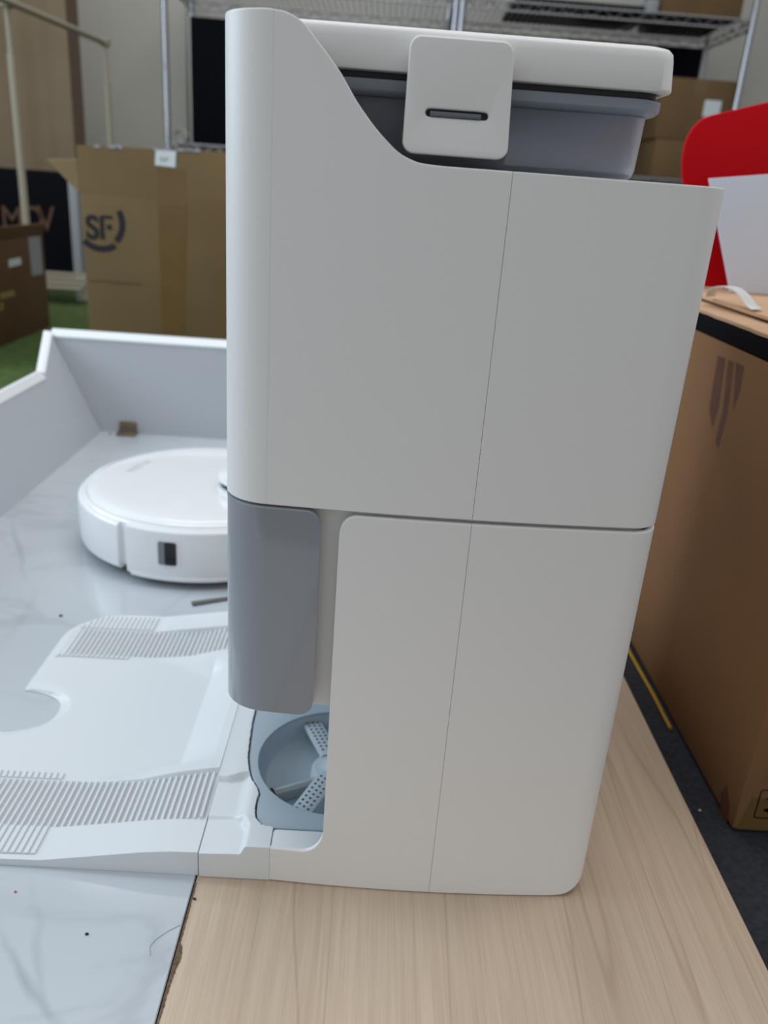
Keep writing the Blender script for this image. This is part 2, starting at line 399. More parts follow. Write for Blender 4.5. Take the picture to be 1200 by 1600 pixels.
prof = [(-0.001, 0), (-0.001, 0.004), (0.004, 0.007), (0.0145, 0.007), (0.0145, 0)]
vs = [q+nx*u+up_*v_ for q in (a_, b_) for u, v_ in prof]; k = 5
put('edge_trim', pyd(vs, [(i, (i+1) % k, k+(i+1) % k, k+i) for i in range(k)]+[tuple(range(k)), tuple(range(k, 2*k))]), trimw, al)

# ------------------------------------------------------------------ the dock
WD = 0.376
def cside(x): return -0.0025+0.0045*((x-0.06)/0.12)**2
XF, XR = -0.0895, 0.1857
def near_front(inset=0.0, x_end=0.0658, xs_extra=None, y_stop=None):
    """plan path: from the middle of the front, round the front corner, along the near side to x_end"""
    pts = [(XF+inset, WD/2), (XF+inset, WD/4), (XF+inset, 0.045)]
    x0, y0 = -0.062, 0.031
    sl = 2*0.0045*(x0-0.06)/0.12**2; hx, hy = 0.0275-inset, y0-cside(x0)-inset
    A0, A3 = Vector((XF+inset, y0)), Vector((x0, cside(x0)+inset))
    A1, A2 = A0-Vector((0, hy*0.56)), A3-Vector((hx*0.56, hx*0.56*sl))
    for i in range(21):
        t = i/20; q_ = A0*(1-t)**3+A1*3*t*(1-t)**2+A2*3*t*t*(1-t)+A3*t**3; pts.append((q_.x, q_.y))
    xs = frange(-0.060, x_end, 0.0014)
    for x in xs: pts.append((x, cside(x)+inset))
    return pts
def mirror(pts): return [(x, WD-y) for x, y in pts]
def full(pts): return mirror(pts)[:0:-1]+pts               # far side end ... front middle ... near side end
def near_rear(x_start=0.06605, inset=0.0):
    pts = [(x, cside(x)+inset) for x in frange(x_start, 0.164, 0.006)]
    for i in range(1, 15):
        t = math.pi*(1.5+0.5*i/14); pts.append((0.1655+(0.0202-inset)*math.cos(t), 0.0213+(0.0203-inset)*math.sin(t)))
    pts += [(XR-inset, 0.06), (XR-inset, WD/4), (XR-inset, WD/2)]
    return pts
def fullr(pts): return pts+mirror(pts)[-2::-1]

dock = root('vacuum_dock', (0.04, WD/2, 0.0), 'tall white robot vacuum dock with a grey front cover', 'dock')
ZM_U, ZM_L = 0.3036, 0.3010
stop = pchip([(-0.09, .5672), (-0.0648, .5672), (-0.0566, .5665), (-0.0471, .5628), (-0.0405, .5565), (-0.0271, .5420), (-0.0165, .5275),
              (-0.0025, .5128), (0.0081, .5050), (0.0184, .5019), (0.0319, .5013), (0.0657, .5012), (0.19, .5010)])
nf = near_front(0.0, 0.0658)
# front cowl cover (round the corner as far as the faint crease) and the two upper panels
i_cr = max(i for i, p_ in enumerate(nf) if p_[0] <= -0.0621 or p_[1] > 0.0022)
crease = [p_ for p_ in nf if not (p_[1] < 0.0035 and p_[0] > -0.0611)]
crease = near_front(0.0, -0.0600)[:-2]+[(-0.06076, cside(-0.06076))]
me = wall(full(crease), lambda x, y: ZM_U, lambda x, y: stop(x), 0.0028, 0.0008, 1)
put('front_cowl', me, white, dock)
side_u = [(x, cside(x)) for x in [-0.0607]+frange(-0.059, 0.0658, 0.0014)]
put('upper_side_panel', wall(side_u, lambda x, y: ZM_U, lambda x, y: stop(x), 0.0028, 0.0008, 1), white, dock)
put('upper_side_panel', wall(mirror(side_u), lambda x, y: ZM_U, lambda x, y: stop(x), 0.0028, 0.0008, -1), white, dock)
put('upper_rear_panel', wall(fullr(near_rear()), lambda x, y: ZM_U, lambda x, y: stop(x), 0.0028, 0.0006, 1), white, dock)
# decks that close the top
core = [(x, y) for x, y in full(near_front(0.006, 0.0658))]+fullr(near_rear(0.06605, 0.006))
put('deck', plate([core], 0.004, lambda u, v, w: Vector((u, v, 0.4975+w))), white, dock)
cowl_loop = [(x, y) for x, y in full(near_front(0.0028, -0.0580)) if x < -0.0579]
put('cowl_top', plate([cowl_loop], 0.003, lambda u, v, w: Vector((u, v, 0.5635+w))), white, dock)
put('cowl_back', box(-0.0700, -0.0675, 0.012, WD-0.012, 0.4998, 0.562), white, dock)
# inner core seen only through the gaps
put('inner_core', plate([core], 0.19, lambda u, v, w: Vector((u, v, 0.400+w))), white, dock)
band = [(x, y) for x, y in full(near_front(0.0075, 0.0658)) if x > -0.006]
core2 = [p_ for p_ in near_front(0.007, 0.0658) if p_[0] > -0.006 and p_[1] < 0.02]
put('seam_band', wall(core2+near_rear(0.06605, 0.007)+mirror(near_rear(0.06605, 0.007))[-2::-1]+mirror(core2)[::-1], lambda x, y: 0.290, lambda x, y: 0.3065, 0.003, 0.0005, 1), white, dock)
# recessed body behind the grey door
body = [(x, y) for x, y in full(near_front(0.0115, 0.060))]
put('recess_body', plate([body], 0.151, lambda u, v, w: Vector((u, v, 0.2285+w)), 0.0012), white, dock)
# grey door
DX = -0.0270
def dtop(x, y):
    e = DX-x
    if (y < 0.02 or y > WD-0.02) and e < 0.009: return 0.3022-0.009+math.sqrt(max(0, 0.009**2-(0.009-e)**2))
    return 0.3022
def dbot(x, y):
    e = DX-x
    if (y < 0.02 or y > WD-0.02) and e < 0.011: return 0.1512+0.011-math.sqrt(max(0, 0.011**2-(0.011-e)**2))
    return 0.1512
dpath = [p_ for p_ in near_front(0.0, -0.0392)]+[(x_, cside(x_)) for x_ in [DX-0.0118*math.cos(math.pi/2*i/14) for i in range(1, 15)]]
put('front_door', wall(full(dpath), dbot, dtop, 0.0045, 0.0009, 1), door_grey, dock)
# lower side panels with the foot
ltab = [(-0.0543, .0315), (-0.0313, .0317)]
for i in range(1, 9):
    t = math.pi/2*i/8; ltab.append((-0.0313+0.0157*math.sin(t), 0.0317+0.0215*(1-math.cos(t))))
ltab += [(-0.0150, .2885)]
for i in range(1, 9):
    t = math.pi/2*i/8; ltab.append((-0.0150+0.0105*(1-math.cos(t)), 0.2885+(ZM_L-0.2885)*math.sin(t)))
ltab += [(0.2, ZM_L)]
lx = sorted({round(a, 6) for a, b in ltab if a < 0.06} | {round(a, 6) for a in frange(0.0, 0.0658, 0.006)})
lpath = [(x, cside(x)) for x in lx]
put('lower_side_panel', wall(lpath, lambda x, y: 0.0006, lambda x, y: lerp_tab(ltab, x), 0.003, 0.0008, 1), white, dock)
put('lower_side_panel', wall(mirror(lpath), lambda x, y: 0.0006, lambda x, y: lerp_tab(ltab, x), 0.003, 0.0008, -1), white, dock)
put('lower_rear_panel', wall(fullr(near_rear()), lambda x, y: 0.0006+0.012*max(0, (x-0.157)/0.0287)**2.2, lambda x, y: ZM_L, 0.003, 0.0008, 1), white, dock)
put('mouth_back', box(0.066, 0.070, 0.006, WD-0.006, 0.004, 0.30), white2, dock)
put('back_panel', box(0.1815, 0.1845, 0.03, WD-0.03, 0.012, 0.30), white, dock)
for s in (0, 1):
    y0, y1 = (0.0035, 0.0215) if s == 0 else (WD-0.0215, WD-0.0035)
    me = plate([rrect(-0.0540, -0.0150, y0, y1, 0.003)], 0.004, lambda u, v, w: Vector((u, v, 0.0291+w)), 0.0006)
    put('foot_cap', me, white2, dock)

# base: height field with terraces, wheel tracks and a sunken bay for the wash tray
BE = 0.0018
tray_pts = [(-0.0900, WD/2), (-0.0895, 0.1480), (-0.0880, 0.125), (-0.0862, 0.1039), (-0.0830, 0.089), (-0.0782, 0.0762), (-0.0722, 0.0655), (-0.0705, 0.0600),
            (-0.0712, 0.0500), (-0.0706, 0.0399), (-0.0690, 0.0330), (-0.0640, 0.0262), (-0.0580, 0.0240), (-0.0540, 0.0236), (0.0560, 0.0236)]
def tray_x(yy):
    tb = [(0.0236, -0.0540), (0.0245, -0.0600), (0.0262, -0.0640), (0.0330, -0.0690), (0.0399, -0.0706), (0.0500, -0.0712), (0.0600, -0.0705), (0.0655, -0.0722),
          (0.0762, -0.0782), (0.089, -0.0830), (0.1039, -0.0862), (0.125, -0.0880), (0.1480, -0.0895), (0.188, -0.0900)]
    return lerp_tab(tb, yy)
def h_base(x, y):
    yy = min(y, WD-y)
    lo = 0.0228+0.001*sstep(-0.107, -0.08, x)
    rail = lo+0.0078*sstep(-0.0772, -0.0718, x+0.004*sstep(0.022, 0.034, yy))
    trk = 0.0254+0.0056*sstep(-0.088, -0.075, x)
    mid = 0.0300+0.0012*sstep(-0.105, -0.09, x)
    h = rail+(trk-rail)*sstep(0.0360, 0.0388, yy+0.004*sstep(-0.09, -0.075, x))
    h = h+(mid-h)*sstep(0.0760, 0.0795, yy-0.006*sstep(-0.10, -0.08, x))
    if yy > 0.0228:
        h = h+(0.0062-h)*sstep(-0.0004, 0.0006, x-tray_x(yy))*sstep(0.0228, 0.0238, yy)
    return h
def heightfield(xs_of, ys, h, zb):
    """solid with top h(x,y): for each y a row of x values"""
    vs, fs = [], []; nx = len(xs_of(ys[0])); ny = len(ys)
    for y in ys:
        for x in xs_of(y): vs.append((x, y, h(x, y)))
    for j in range(ny-1):
        for i in range(nx-1):
            a = j*nx+i; fs.append((a, a+1, a+nx+1, a+nx))
    rim = [i for i in range(nx)]+[j*nx+nx-1 for j in range(1, ny)]+[(ny-1)*nx+i for i in range(nx-2, -1, -1)]+[j*nx for j in range(ny-2, 0, -1)]
    b0 = len(vs)
    for r_ in rim: vs.append((vs[r_][0], vs[r_][1], zb))
    m_ = len(rim)
    for i in range(m_): fs.append((rim[i], b0+i, b0+(i+1) % m_, rim[(i+1) % m_]))
    fs.append(tuple(range(b0, b0+m_)))
    return pyd(vs, fs, 40)
bx = frange(-0.1070, -0.0545, 0.00075)
put('base', heightfield(lambda y: bx, frange(BE, WD-BE, 0.0011), h_base, 0.0006), white2, dock)
put('base_floor', box(-0.0540, 0.064, 0.0062, WD-0.0062, 0.0006, 0.0070), white2, dock)

# grey wash tray: plate with two round openings, bowls, hubs, perforated spokes, scraper bars
BC = (-0.0105, 0.1075); BR = 0.0680
outline = tray_pts[1:]+[(x, WD-y) for x, y in tray_pts[:0:-1]]
outline = [(x+0.0009, y) for x, y in tray_pts]+[(x+0.0009, WD-y) for x, y in tray_pts[:0:-1]]
circ = lambda cx, cy, r, n=72: [(cx+r*math.cos(-2*math.pi*i/n), cy+r*math.sin(-2*math.pi*i/n)) for i in range(n)]
TZ = 0.0302
put('wash_tray', plate([outline, circ(BC[0], BC[1], BR), circ(BC[0], WD-BC[1], BR)], 0.006, lambda u, v, w: Vector((u, v, TZ-0.003+w)), 0.0007), tray_grey, dock)
for cy in (BC[1], WD-BC[1]):
    bowl = put('tray_bowl', lathe([(BR+0.0008, TZ-0.0022), (BR, TZ-0.003), (BR-0.003, 0.017), (BR-0.008, 0.0118), (BR-0.016, 0.0100), (0.0, 0.0095), (0.0, 0.0080), (BR-0.008, 0.0085), (BR+0.0008, 0.016)], BC[0], cy, 80), tray_grey, dock)
    put('hub', lathe([(0.0, 0.0280), (0.008, 0.0280), (0.0105, 0.0265), (0.0135, 0.0240), (0.0195, 0.0228), (0.0215, 0.020), (0.0225, 0.0096), (0, 0.0096)], BC[0], cy, 40), mat('hub_grey', (0.42, 0.50, 0.56, 1), 0.4), bowl)
    for ang in ((math.radians(246), math.radians(114)) if cy < WD/2 else (math.radians(114), math.radians(246))):
        d = Vector((math.cos(ang), math.sin(ang), 0)); q = Vector((-d.y, d.x, 0)); o_ = Vector((BC[0], cy, 0))
        L0, L1, hw = 0.015, BR-0.003, 0.0085
        vs = []
        for l, z in ((L0, 0.0242), (L1-0.006, 0.0232), (L1, 0.0215)):
            for s_, dz in ((-1, -0.003), (-1, 0), (-0.82, 0.0008), (0.82, 0.0008), (1, 0), (1, -0.003)): vs.append(o_+d*l+q*(hw*s_)+Vector((0, 0, z+dz)))
        fs = [(j*6+i, j*6+(i+1) % 6, j*6+6+(i+1) % 6, j*6+6+i) for j in range(2) for i in range(6)]+[tuple(range(6)), tuple(range(12, 18))]
        sp = put('spoke', pyd(vs, fs), mat('spoke_grey', (0.46, 0.53, 0.59, 1), 0.4), bowl)
        bm = bmesh.new()
        for a in range(9):
            for b in (-1, 0, 1):
                l = L0+0.006+a*0.0052; s_ = b*0.0046; z = 0.0242-(l-L0)/(L1-0.006-L0)*0.001+0.0009
                c_ = o_+d*(l+0.0012*b)+q*s_+Vector((0, 0, z))
                r0 = bmesh.ops.create_cone(bm, cap_ends=True, segments=8, radius1=0.00115, radius2=0.00115, depth=0.0003)
                for v in r0['verts']: v.co += c_
        tag(put('drain_holes', from_bm(bm), hole_m, sp), kind='stuff')
    sg = 1 if cy < WD/2 else -1
    a = Vector((-0.0640, BC[1]-0.0340 if sg > 0 else WD-BC[1]+0.0340, 0.0)); b = Vector((BC[0]-0.012, BC[1]-0.0125 if sg > 0 else WD-BC[1]+0.0125, 0.0))
    d = (b-a).normalized(); q = Vector((-d.y, d.x, 0))
    prof = [(-0.0042, 0.0105), (-0.0035, 0.0190), (-0.0010, 0.0215), (0.0012, 0.0215), (0.0038, 0.0190), (0.0042, 0.0105)]
    vs = [p_+q*u+Vector((0, 0, z)) for p_ in (a+d*0.004, b) for u, z in prof]
    br = put('scraper_bar', pyd(vs, [(i, (i+1) % 6, 6+(i+1) % 6, 6+i) for i in range(6)]+[tuple(range(6)), tuple(range(6, 12))]), bar_grey, bowl)
    bm = bmesh.new(); box_bm(bm, -0.004, 0.0045, -0.0045, 0.0045, 0.0105, 0.0205, 0.001, 2, Matrix.Translation(a) @ Matrix.Rotation(math.atan2(d.y, d.x), 4, 'Z'))
    put('rubber_end', from_bm(bm), dark, br)

# waste water tank: frosted tub, rim, gasket, insert
def rbox(x0, x1, y0, y1, r, n=8): return rrect(x0, x1, y0, y1, r, n)
def tub_shell(rings, m_, name):
    """closed loops [(loop, z)] lofted in order"""
    vs, fs = [], []; k = len(rings[0][0])
    for L, z in rings: vs += [(a, b, z) for a, b in L]
    for j in range(len(rings)-1):
        for i in range(k): fs.append((j*k+i, j*k+(i+1) % k, (j+1)*k+(i+1) % k, (j+1)*k+i))
    fs.append(tuple(range(k))); fs.append(tuple((len(rings)-1)*k+i for i in range(k)))
    return put(name, pyd(vs, fs, 40), m_, dock)
TY = 0.0255
R_ = lambda e, z, rr=0.014: (rbox(-0.063-e*0, 0.1405+e, TY-e, WD-TY+e, rr+e*0.5), z)
tub_shell([R_(-0.008, 0.5016), R_(-0.0035, 0.5021), R_(-0.0012, 0.5037), R_(-0.0002, 0.5070), R_(0.0010, 0.5335), R_(-0.0008, 0.5335), R_(-0.002, 0.5085), R_(-0.0035, 0.5055), R_(-0.010, 0.5038)], tub_m, 'tank_tub')
tub_shell([R_(-0.0010, 0.5337), R_(0.0050, 0.5349), R_(0.0068, 0.5368), R_(0.0070, 0.5414), R_(0.0045, 0.5422), R_(-0.0010, 0.5422)], rim_m, 'tank_rim')
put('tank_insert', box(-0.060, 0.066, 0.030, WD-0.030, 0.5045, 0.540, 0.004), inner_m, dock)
tub_shell([(rbox(-0.062, 0.1432, 0.0205, WD-0.0205, 0.012), 0.5424), (rbox(-0.062, 0.1440, 0.0200, WD-0.0200, 0.012), 0.5475)], gasket_m, 'gasket')
# lid
LR = lambda e: rbox(-0.064, 0.1490-e, 0.0135+e, WD-0.0135-e, 0.012)
tub_shell([(LR(0.002), 0.5450), (LR(0.0006), 0.5452), (LR(0.0), 0.5462), (LR(0.0012), 0.5600), (LR(0.0018), 0.5635), (LR(0.0034), 0.5655), (LR(0.0062), 0.5664), (LR(0.02), 0.5666)], white, 'tank_lid')
# latch clips on both sides
def latch(far):
    o1 = []
    for (a, b) in rrect(-0.5, 0.5, 0, 1, 0.11, 8):
        z = 0.5064+b*0.0546; t = b
        o1.append((0.0350+a*(0.0557-0.0030*t)-0.0010*t, z))
    sl = []
    x0, x1, zc, hr = 0.0181, 0.0508, 0.5264, 0.00185
    for i in range(9): t = math.pi/2+math.pi*i/8; sl.append((x0+hr+hr*math.cos(t), zc+hr*math.sin(t)))
    for i in range(9): t = -math.pi/2+math.pi*i/8; sl.append((x1-hr+hr*math.cos(t), zc+hr*math.sin(t)))
    def pl(u, v, w):
        y = 0.0062-w-0.0022*sstep(0.523, 0.5065, v) if v < 0.523 else 0.0062-w
        return Vector((u, (WD-y) if far else y, v))
    la = put('latch', plate([o1, sl[::-1]], 0.0042, pl, 0.0011, 3), white, dock)
    yy0, yy1 = (0.0035, 0.017) if not far else (WD-0.017, WD-0.0035)
    put('latch_tab', box(0.0205, 0.0470, yy0, yy1, 0.5247, 0.5272, 0.0005), tray_dark, la)
    yy0, yy1 = (0.0095, 0.0105) if not far else (WD-0.0105, WD-0.0095)
    put('latch_backing', box(0.0140, 0.0560, yy0, yy1, 0.518, 0.536), inner_m, la)
    yy0, yy1 = (0.0075, 0.0150) if not far else (WD-0.0150, WD-0.0075)
    put('latch_hinge', box(0.0125, 0.0570, yy0, yy1, 0.5460, 0.5590, 0.001), white, la)
tray_dark = mat('latch_tab_grey', (0.13, 0.15, 0.18, 1), 0.3)
latch(False); latch(True)

# ------------------------------------------------------------------ ramp plate
RX1 = -0.1079; RE = 0.0030
ramp_o = root('ramp_plate', (-0.22, WD/2, 0.0), 'white ribbed ramp plate in front of the dock', 'ramp')
YC = WD/2
def ramp_xl(y):
    e = min(y, WD-y)-RE; rc = 0.052
    x = -0.3275
    if e < rc: x += rc*(1-math.sqrt(max(0, 1-((rc-e)/rc)**2)))*0.95
    d = abs(y-YC); w0 = 0.0335
    if d < w0:
        t = d/w0
        x += 0.0455*(1-t**2.6)**0.62 if t < 1 else 0
    return x
t_up = lambda x: sstep(-0.215, -0.135, x)
def z_rail(x): return lerp_tab([(-0.335, .0042), (-0.225, .0068), (-0.150, .0195), (-0.130, .0218), (-0.107, .0225)], x)
def z_trk(x): return lerp_tab([(-0.335, .0042), (-0.22, .0062), (-0.175, .0100), (-0.140, .0190), (-0.115, .0245), (-0.107, .0255)], x)
def z_mid(x): return lerp_tab([(-0.335, .0040), (-0.30, .0062), (-0.148, .0070), (-0.116, .0255), (-0.107, .0285)], x)
RIBH = 0.0022
def h_ramp(x, y):
    yy = min(y, WD-y)
    trk = z_trk(x)-RIBH*sstep(-0.315, -0.308, x)
    lip = z_trk(x)+0.0034*t_up(x)
    h = z_rail(x)+(trk-z_rail(x))*sstep(0.0365, 0.0385, yy)
    h = h+(lip-h)*sstep(0.0885, 0.0905, yy)
    h = h+(z_mid(x)-h)*sstep(0.0915, 0.0915+0.004+0.030*t_up(x), yy)
    e = x-ramp_xl(y)                                       # chamfer along the leading edge
    dn = abs(y-YC)
    wch = 0.012
    h = h-(h-0.0016)*(1-sstep(0.0, wch, e))*0.85
    if dn < 0.0475:                                        # dished ring round the notch
        rr = math.hypot((x+0.3275)/1.25, y-YC); h -= 0.0030*(1-sstep(0.0345, 0.0465, rr))*(1 if h > 0.004 else 0.3)
    return max(h, 0.0012)
us = [0, .004, .010, .018, .028, .042]+[0.042+(1-0.042)*i/150 for i in range(1, 151)]
def ramp_row(y):
    a = ramp_xl(y); return [a+(RX1-a)*u for u in us]
ysr = sorted(set([round(v, 6) for v in frange(RE, WD-RE, 0.0016)]+[round(YC+s*w, 6) for s in (-1, 1) for w in frange(0.020, 0.0345, 0.0004)]
                 +[round(RE+v, 6) for v in (0.0002, 0.0005, 0.0009)]+[round(WD-RE-v, 6) for v in (0.0002, 0.0005, 0.0009)]
                 +[round(s+v, 6) for s in (0.0365, 0.0885) for v in frange(0, 0.002, 0.0005)]+[round(WD-s-v, 6) for s in (0.0365, 0.0885) for v in frange(0, 0.002, 0.0005)]))
put('plate', heightfield(ramp_row, ysr, h_ramp, 0.0002), white2, ramp_o)
# ribs across both wheel tracks
i = 0
xk = RX1-0.0044
while xk > -0.318:
    for sgn in (0, 1):
        runs = [(0.0370, 0.0905, 0.0010, 0.0)]
        if xk < -0.2280: runs.append((0.0085, 0.0362, 0.0018, 0.0011))
        if xk < -0.2430: runs.append((0.0912, 0.0975, 0.0018, 0.0011))
        for y0, y1, hw, pr_ in runs:
            pts = [y for y in frange(y0, y1, 0.005 if pr_ == 0 else 0.002) if ramp_xl(y)+0.008 < xk]
            if len(pts) < 3: continue
            prof = [(-hw-0.0002, -0.0030), (-hw, -0.0002), (-hw+0.0004, 0.0002), (hw-0.0004, 0.0002), (hw, -0.0002), (hw+0.0002, -0.0030)]
            vs = []
            for y in pts:
                for u, w in prof:
                    zz = z_trk(xk+u) if pr_ == 0 else max(h_ramp(xk+u, y), 0.0012)+pr_
                    vs.append((xk+u, y if sgn == 0 else WD-y, max(zz+w, 0.0004)))
            n = len(pts)
            fs = [(j*6+q, j*6+(q+1) % 6, j*6+6+(q+1) % 6, j*6+6+q) for j in range(n-1) for q in range(6)]+[tuple(range(6)), tuple((n-1)*6+q for q in range(6))]
            put('rib', pyd(vs, fs), white2, ramp_o)
    xk -= 0.00525
# grey patches under the outer rib ends, painting in the grooves' shade
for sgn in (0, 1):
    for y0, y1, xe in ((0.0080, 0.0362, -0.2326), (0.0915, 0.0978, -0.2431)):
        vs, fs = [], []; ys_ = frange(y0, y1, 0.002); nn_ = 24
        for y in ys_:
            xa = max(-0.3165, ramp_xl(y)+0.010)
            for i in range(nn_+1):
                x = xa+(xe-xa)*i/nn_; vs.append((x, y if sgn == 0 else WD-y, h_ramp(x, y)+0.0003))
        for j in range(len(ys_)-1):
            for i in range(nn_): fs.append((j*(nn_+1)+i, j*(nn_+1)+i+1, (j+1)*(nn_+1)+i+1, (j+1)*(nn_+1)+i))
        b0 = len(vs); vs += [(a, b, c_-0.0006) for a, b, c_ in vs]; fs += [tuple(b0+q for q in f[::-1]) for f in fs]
        put('tread_patch', pyd(vs, fs), groove_shade, ramp_o)
# grey strips between the ribs: groove shade put into the colour
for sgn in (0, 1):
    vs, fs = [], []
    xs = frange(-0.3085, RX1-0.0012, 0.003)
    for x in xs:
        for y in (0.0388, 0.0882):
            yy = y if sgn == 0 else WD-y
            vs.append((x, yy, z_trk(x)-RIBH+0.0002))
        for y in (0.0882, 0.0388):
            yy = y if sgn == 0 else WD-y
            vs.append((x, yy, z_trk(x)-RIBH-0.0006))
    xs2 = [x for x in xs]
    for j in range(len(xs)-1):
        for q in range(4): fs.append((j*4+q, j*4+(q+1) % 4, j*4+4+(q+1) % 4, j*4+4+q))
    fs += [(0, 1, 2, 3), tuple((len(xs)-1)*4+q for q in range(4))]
    put('tread_strip', pyd(vs, fs), groove_shade, ramp_o)

# ------------------------------------------------------------------ robot
RC = (-0.226, 0.632); RR = 0.175
rb = root('robot_vacuum', (RC[0], RC[1], 0.0), 'round glossy white robot vacuum on the marble floor', 'robot vacuum')
put('body', lathe([(0.0, 0.010), (RR-0.020, 0.010), (RR-0.010, 0.014), (RR-0.004, 0.020), (RR-0.003, 0.072), (RR-0.0035, 0.0785), (RR-0.0055, 0.0805), (RR-0.0080, 0.0808), (RR-0.0090, 0.0790), (0.0, 0.0790)], RC[0], RC[1], 128), robot_white, rb)
put('underside', lathe([(0.0, 0.003), (RR-0.04, 0.003), (RR-0.012, 0.010), (RR-0.010, 0.0135), (0.0, 0.0135)], RC[0], RC[1], 96), dark, rb)
top = put('top_cover', lathe([(0.0, 0.0868), (RR-0.045, 0.0865), (RR-0.025, 0.0856), (RR-0.0140, 0.0840), (RR-0.0108, 0.0815), (RR-0.0105, 0.0780), (0.0, 0.0780)], RC[0], RC[1], 128), robot_white, rb)
A = math.radians
def band_arc(name, r0, prof, a0, a1, m_, parent, n=40): return put(name, lathe([(RR+r0+a, z) for a, z in prof], RC[0], RC[1], n, A(a0), A(a1)), m_, parent)
bp = [(-0.012, 0.0150), (-0.001, 0.0135), (0.0022, 0.0165), (0.0030, 0.022), (0.0030, 0.0690), (0.0018, 0.0740), (-0.002, 0.0772), (-0.006, 0.0779), (-0.012, 0.0775)]
band_arc('bumper', 0.0, bp, 120, 241.5, robot_white, rb, 60)
pp = [(-0.012, 0.0150), (-0.001, 0.0120), (0.0022, 0.0145), (0.0030, 0.020), (0.0030, 0.0745), (0.0022, 0.0772), (0.0002, 0.0788), (-0.012, 0.0790)]
sp = band_arc('side_panel', 0.0, pp, 246, 292, robot_white, rb, 40)
band_arc('panel_skirt', 0.0022, [(-0.004, 0.0110), (0.0006, 0.0110), (0.0022, 0.0140), (0.0016, 0.0170), (-0.004, 0.0175)], 248, 292, robot_white, sp, 36)
def arc_plate(loop, th, r, place_r=None):
    return plate([loop], th, lambda u, v, w: Vector((RC[0]+(r+w)*math.cos(A(u)), RC[1]+(r+w)*math.sin(A(u)), v)))
def sub(loop, k=3):
    out = []
    for a, b in zip(loop, loop[1:]+loop[:1]):
        for t in range(k): out.append((a[0]+(b[0]-a[0])*t/k, a[1]+(b[1]-a[1])*t/k))
    return out
def ang_rr(a0, a1, z0, z1, rz):
    ra = rz/RR*180/math.pi; out = []
    for cx, cz, st in ((a1-ra, z1-rz, 0), (a0+ra, z1-rz, 90), (a0+ra, z0+rz, 180), (a1-ra, z0+rz, 270)):
        for k in range(7):
            t = A(st+15*k); out.append((cx+ra*math.cos(t), cz+rz*math.sin(t)))
    return out
wa = math.degrees(math.acos((PX(262, 862, 1, RC[1]-RR).x-RC[0])/RR))
w0 = -math.degrees(math.acos(max(-1, min(1, (PX(249, 860, 1, RC[1]-RR+0.003).x-RC[0])/RR))))+360
w1 = -math.degrees(math.acos(max(-1, min(1, (PX(277, 862, 1, RC[1]-RR+0.001).x-RC[0])/RR))))+360
win = put('sensor_frame', arc_plate(sub(ang_rr(w0-0.8, w1+1.6, 0.0300, 0.0685, 0.004)), 0.0006, RR+0.0031), robot_white, sp)
put('sensor_window', arc_plate(sub(ang_rr(w0, w1, 0.0335, 0.0650, 0.0028)), 0.0006, RR+0.0036), mat('sensor_recess', (0.22, 0.22, 0.24, 1), 0.3), sp)
put('sensor_lens', arc_plate(sub(ang_rr(w0+(w1-w0)*0.36, w1-0.15, 0.0339, 0.0646, 0.0028)), 0.0006, RR+0.0040), glass_black, sp)
tl = PX(342, 752, 2, 0.094)
tcx, tcy, tr_ = tl.x+0.046, tl.y+0.004, 0.046
tur = put('laser_turret', lathe([(0.0, 0.112), (tr_-0.006, 0.112), (tr_-0.001, 0.1105), (tr_, 0.108), (tr_, 0.0995), (tr_-0.004, 0.0990), (tr_-0.004, 0.0915), (tr_+0.001, 0.091), (tr_+0.003, 0.0850), (0, 0.0850)], tcx, tcy, 56), robot_white, rb)
put('turret_window', lathe([(tr_-0.0038, 0.0988), (tr_-0.0030, 0.0988), (tr_-0.0030, 0.0918), (tr_-0.0038, 0.0918)], tcx, tcy, 40, A(100), A(255)), dark, tur)
t0 = PX(207, 738, 2, 0.0865); t1 = PX(236, 722, 2, 0.0865); dirv = (t1-t0); dirv.z = 0; ln = dirv.length; dirv.normalize(); prp = Vector((-dirv.y, dirv.x, 0))
put('logo', text_mesh('MOVA', ln/2.75, 0.0003, lambda u, v, w: Vector((t0.x, t0.y, 0.0870+w))+dirv*u+prp*v), mat('logo_grey', srgb(206, 214, 222), 0.3), top)

# small things on the arena floor
a = PX(300, 943, 2, 0.002); b = PX(392, 929, 2, 0.002)
d = (b-a).normalized(); q = Vector((-d.y, d.x, 0))
vs = []
for p_, w_, t_ in ((a, 0.0042, 0.0030), (a+d*0.016, 0.0036, 0.0030), (b, 0.0026, 0.0022)):
    for u, z in ((-1, 0.0003), (-1, t_), (1, t_), (1, 0.0003)): vs.append(Vector((p_.x, p_.y, z))+q*(w_*u))
tag(put('grey_strip', pyd(vs, [(j*4+i, j*4+(i+1) % 4, j*4+4+(i+1) % 4, j*4+4+i) for j in range(2) for i in range(4)]+[(0, 1, 2, 3), (8, 9, 10, 11)]), stick_m),
    'thin grey plastic strip on the marble between robot and ramp', 'strip')
a = PX(201, 677, 2, 0.0)
bk = root('hinge_bracket', (a.x, AY-0.006, 0.0), 'small worn brown bracket at the foot of the back panel', 'bracket')
put('foot', box(a.x-0.019, a.x+0.019, AY-0.024, AY-0.0008, 0.0004, 0.004, 0.001), brown_tape, bk)
put('upright', box(a.x-0.017, a.x+0.017, AY-0.005, AY-0.0008, 0.004, 0.024, 0.0015), brown_tape, bk)
put('pin', tube([(a.x-0.018, AY-0.007, 0.0065), (a.x+0.018, AY-0.007, 0.0065)], 0.0022, 10), stick_m, bk)
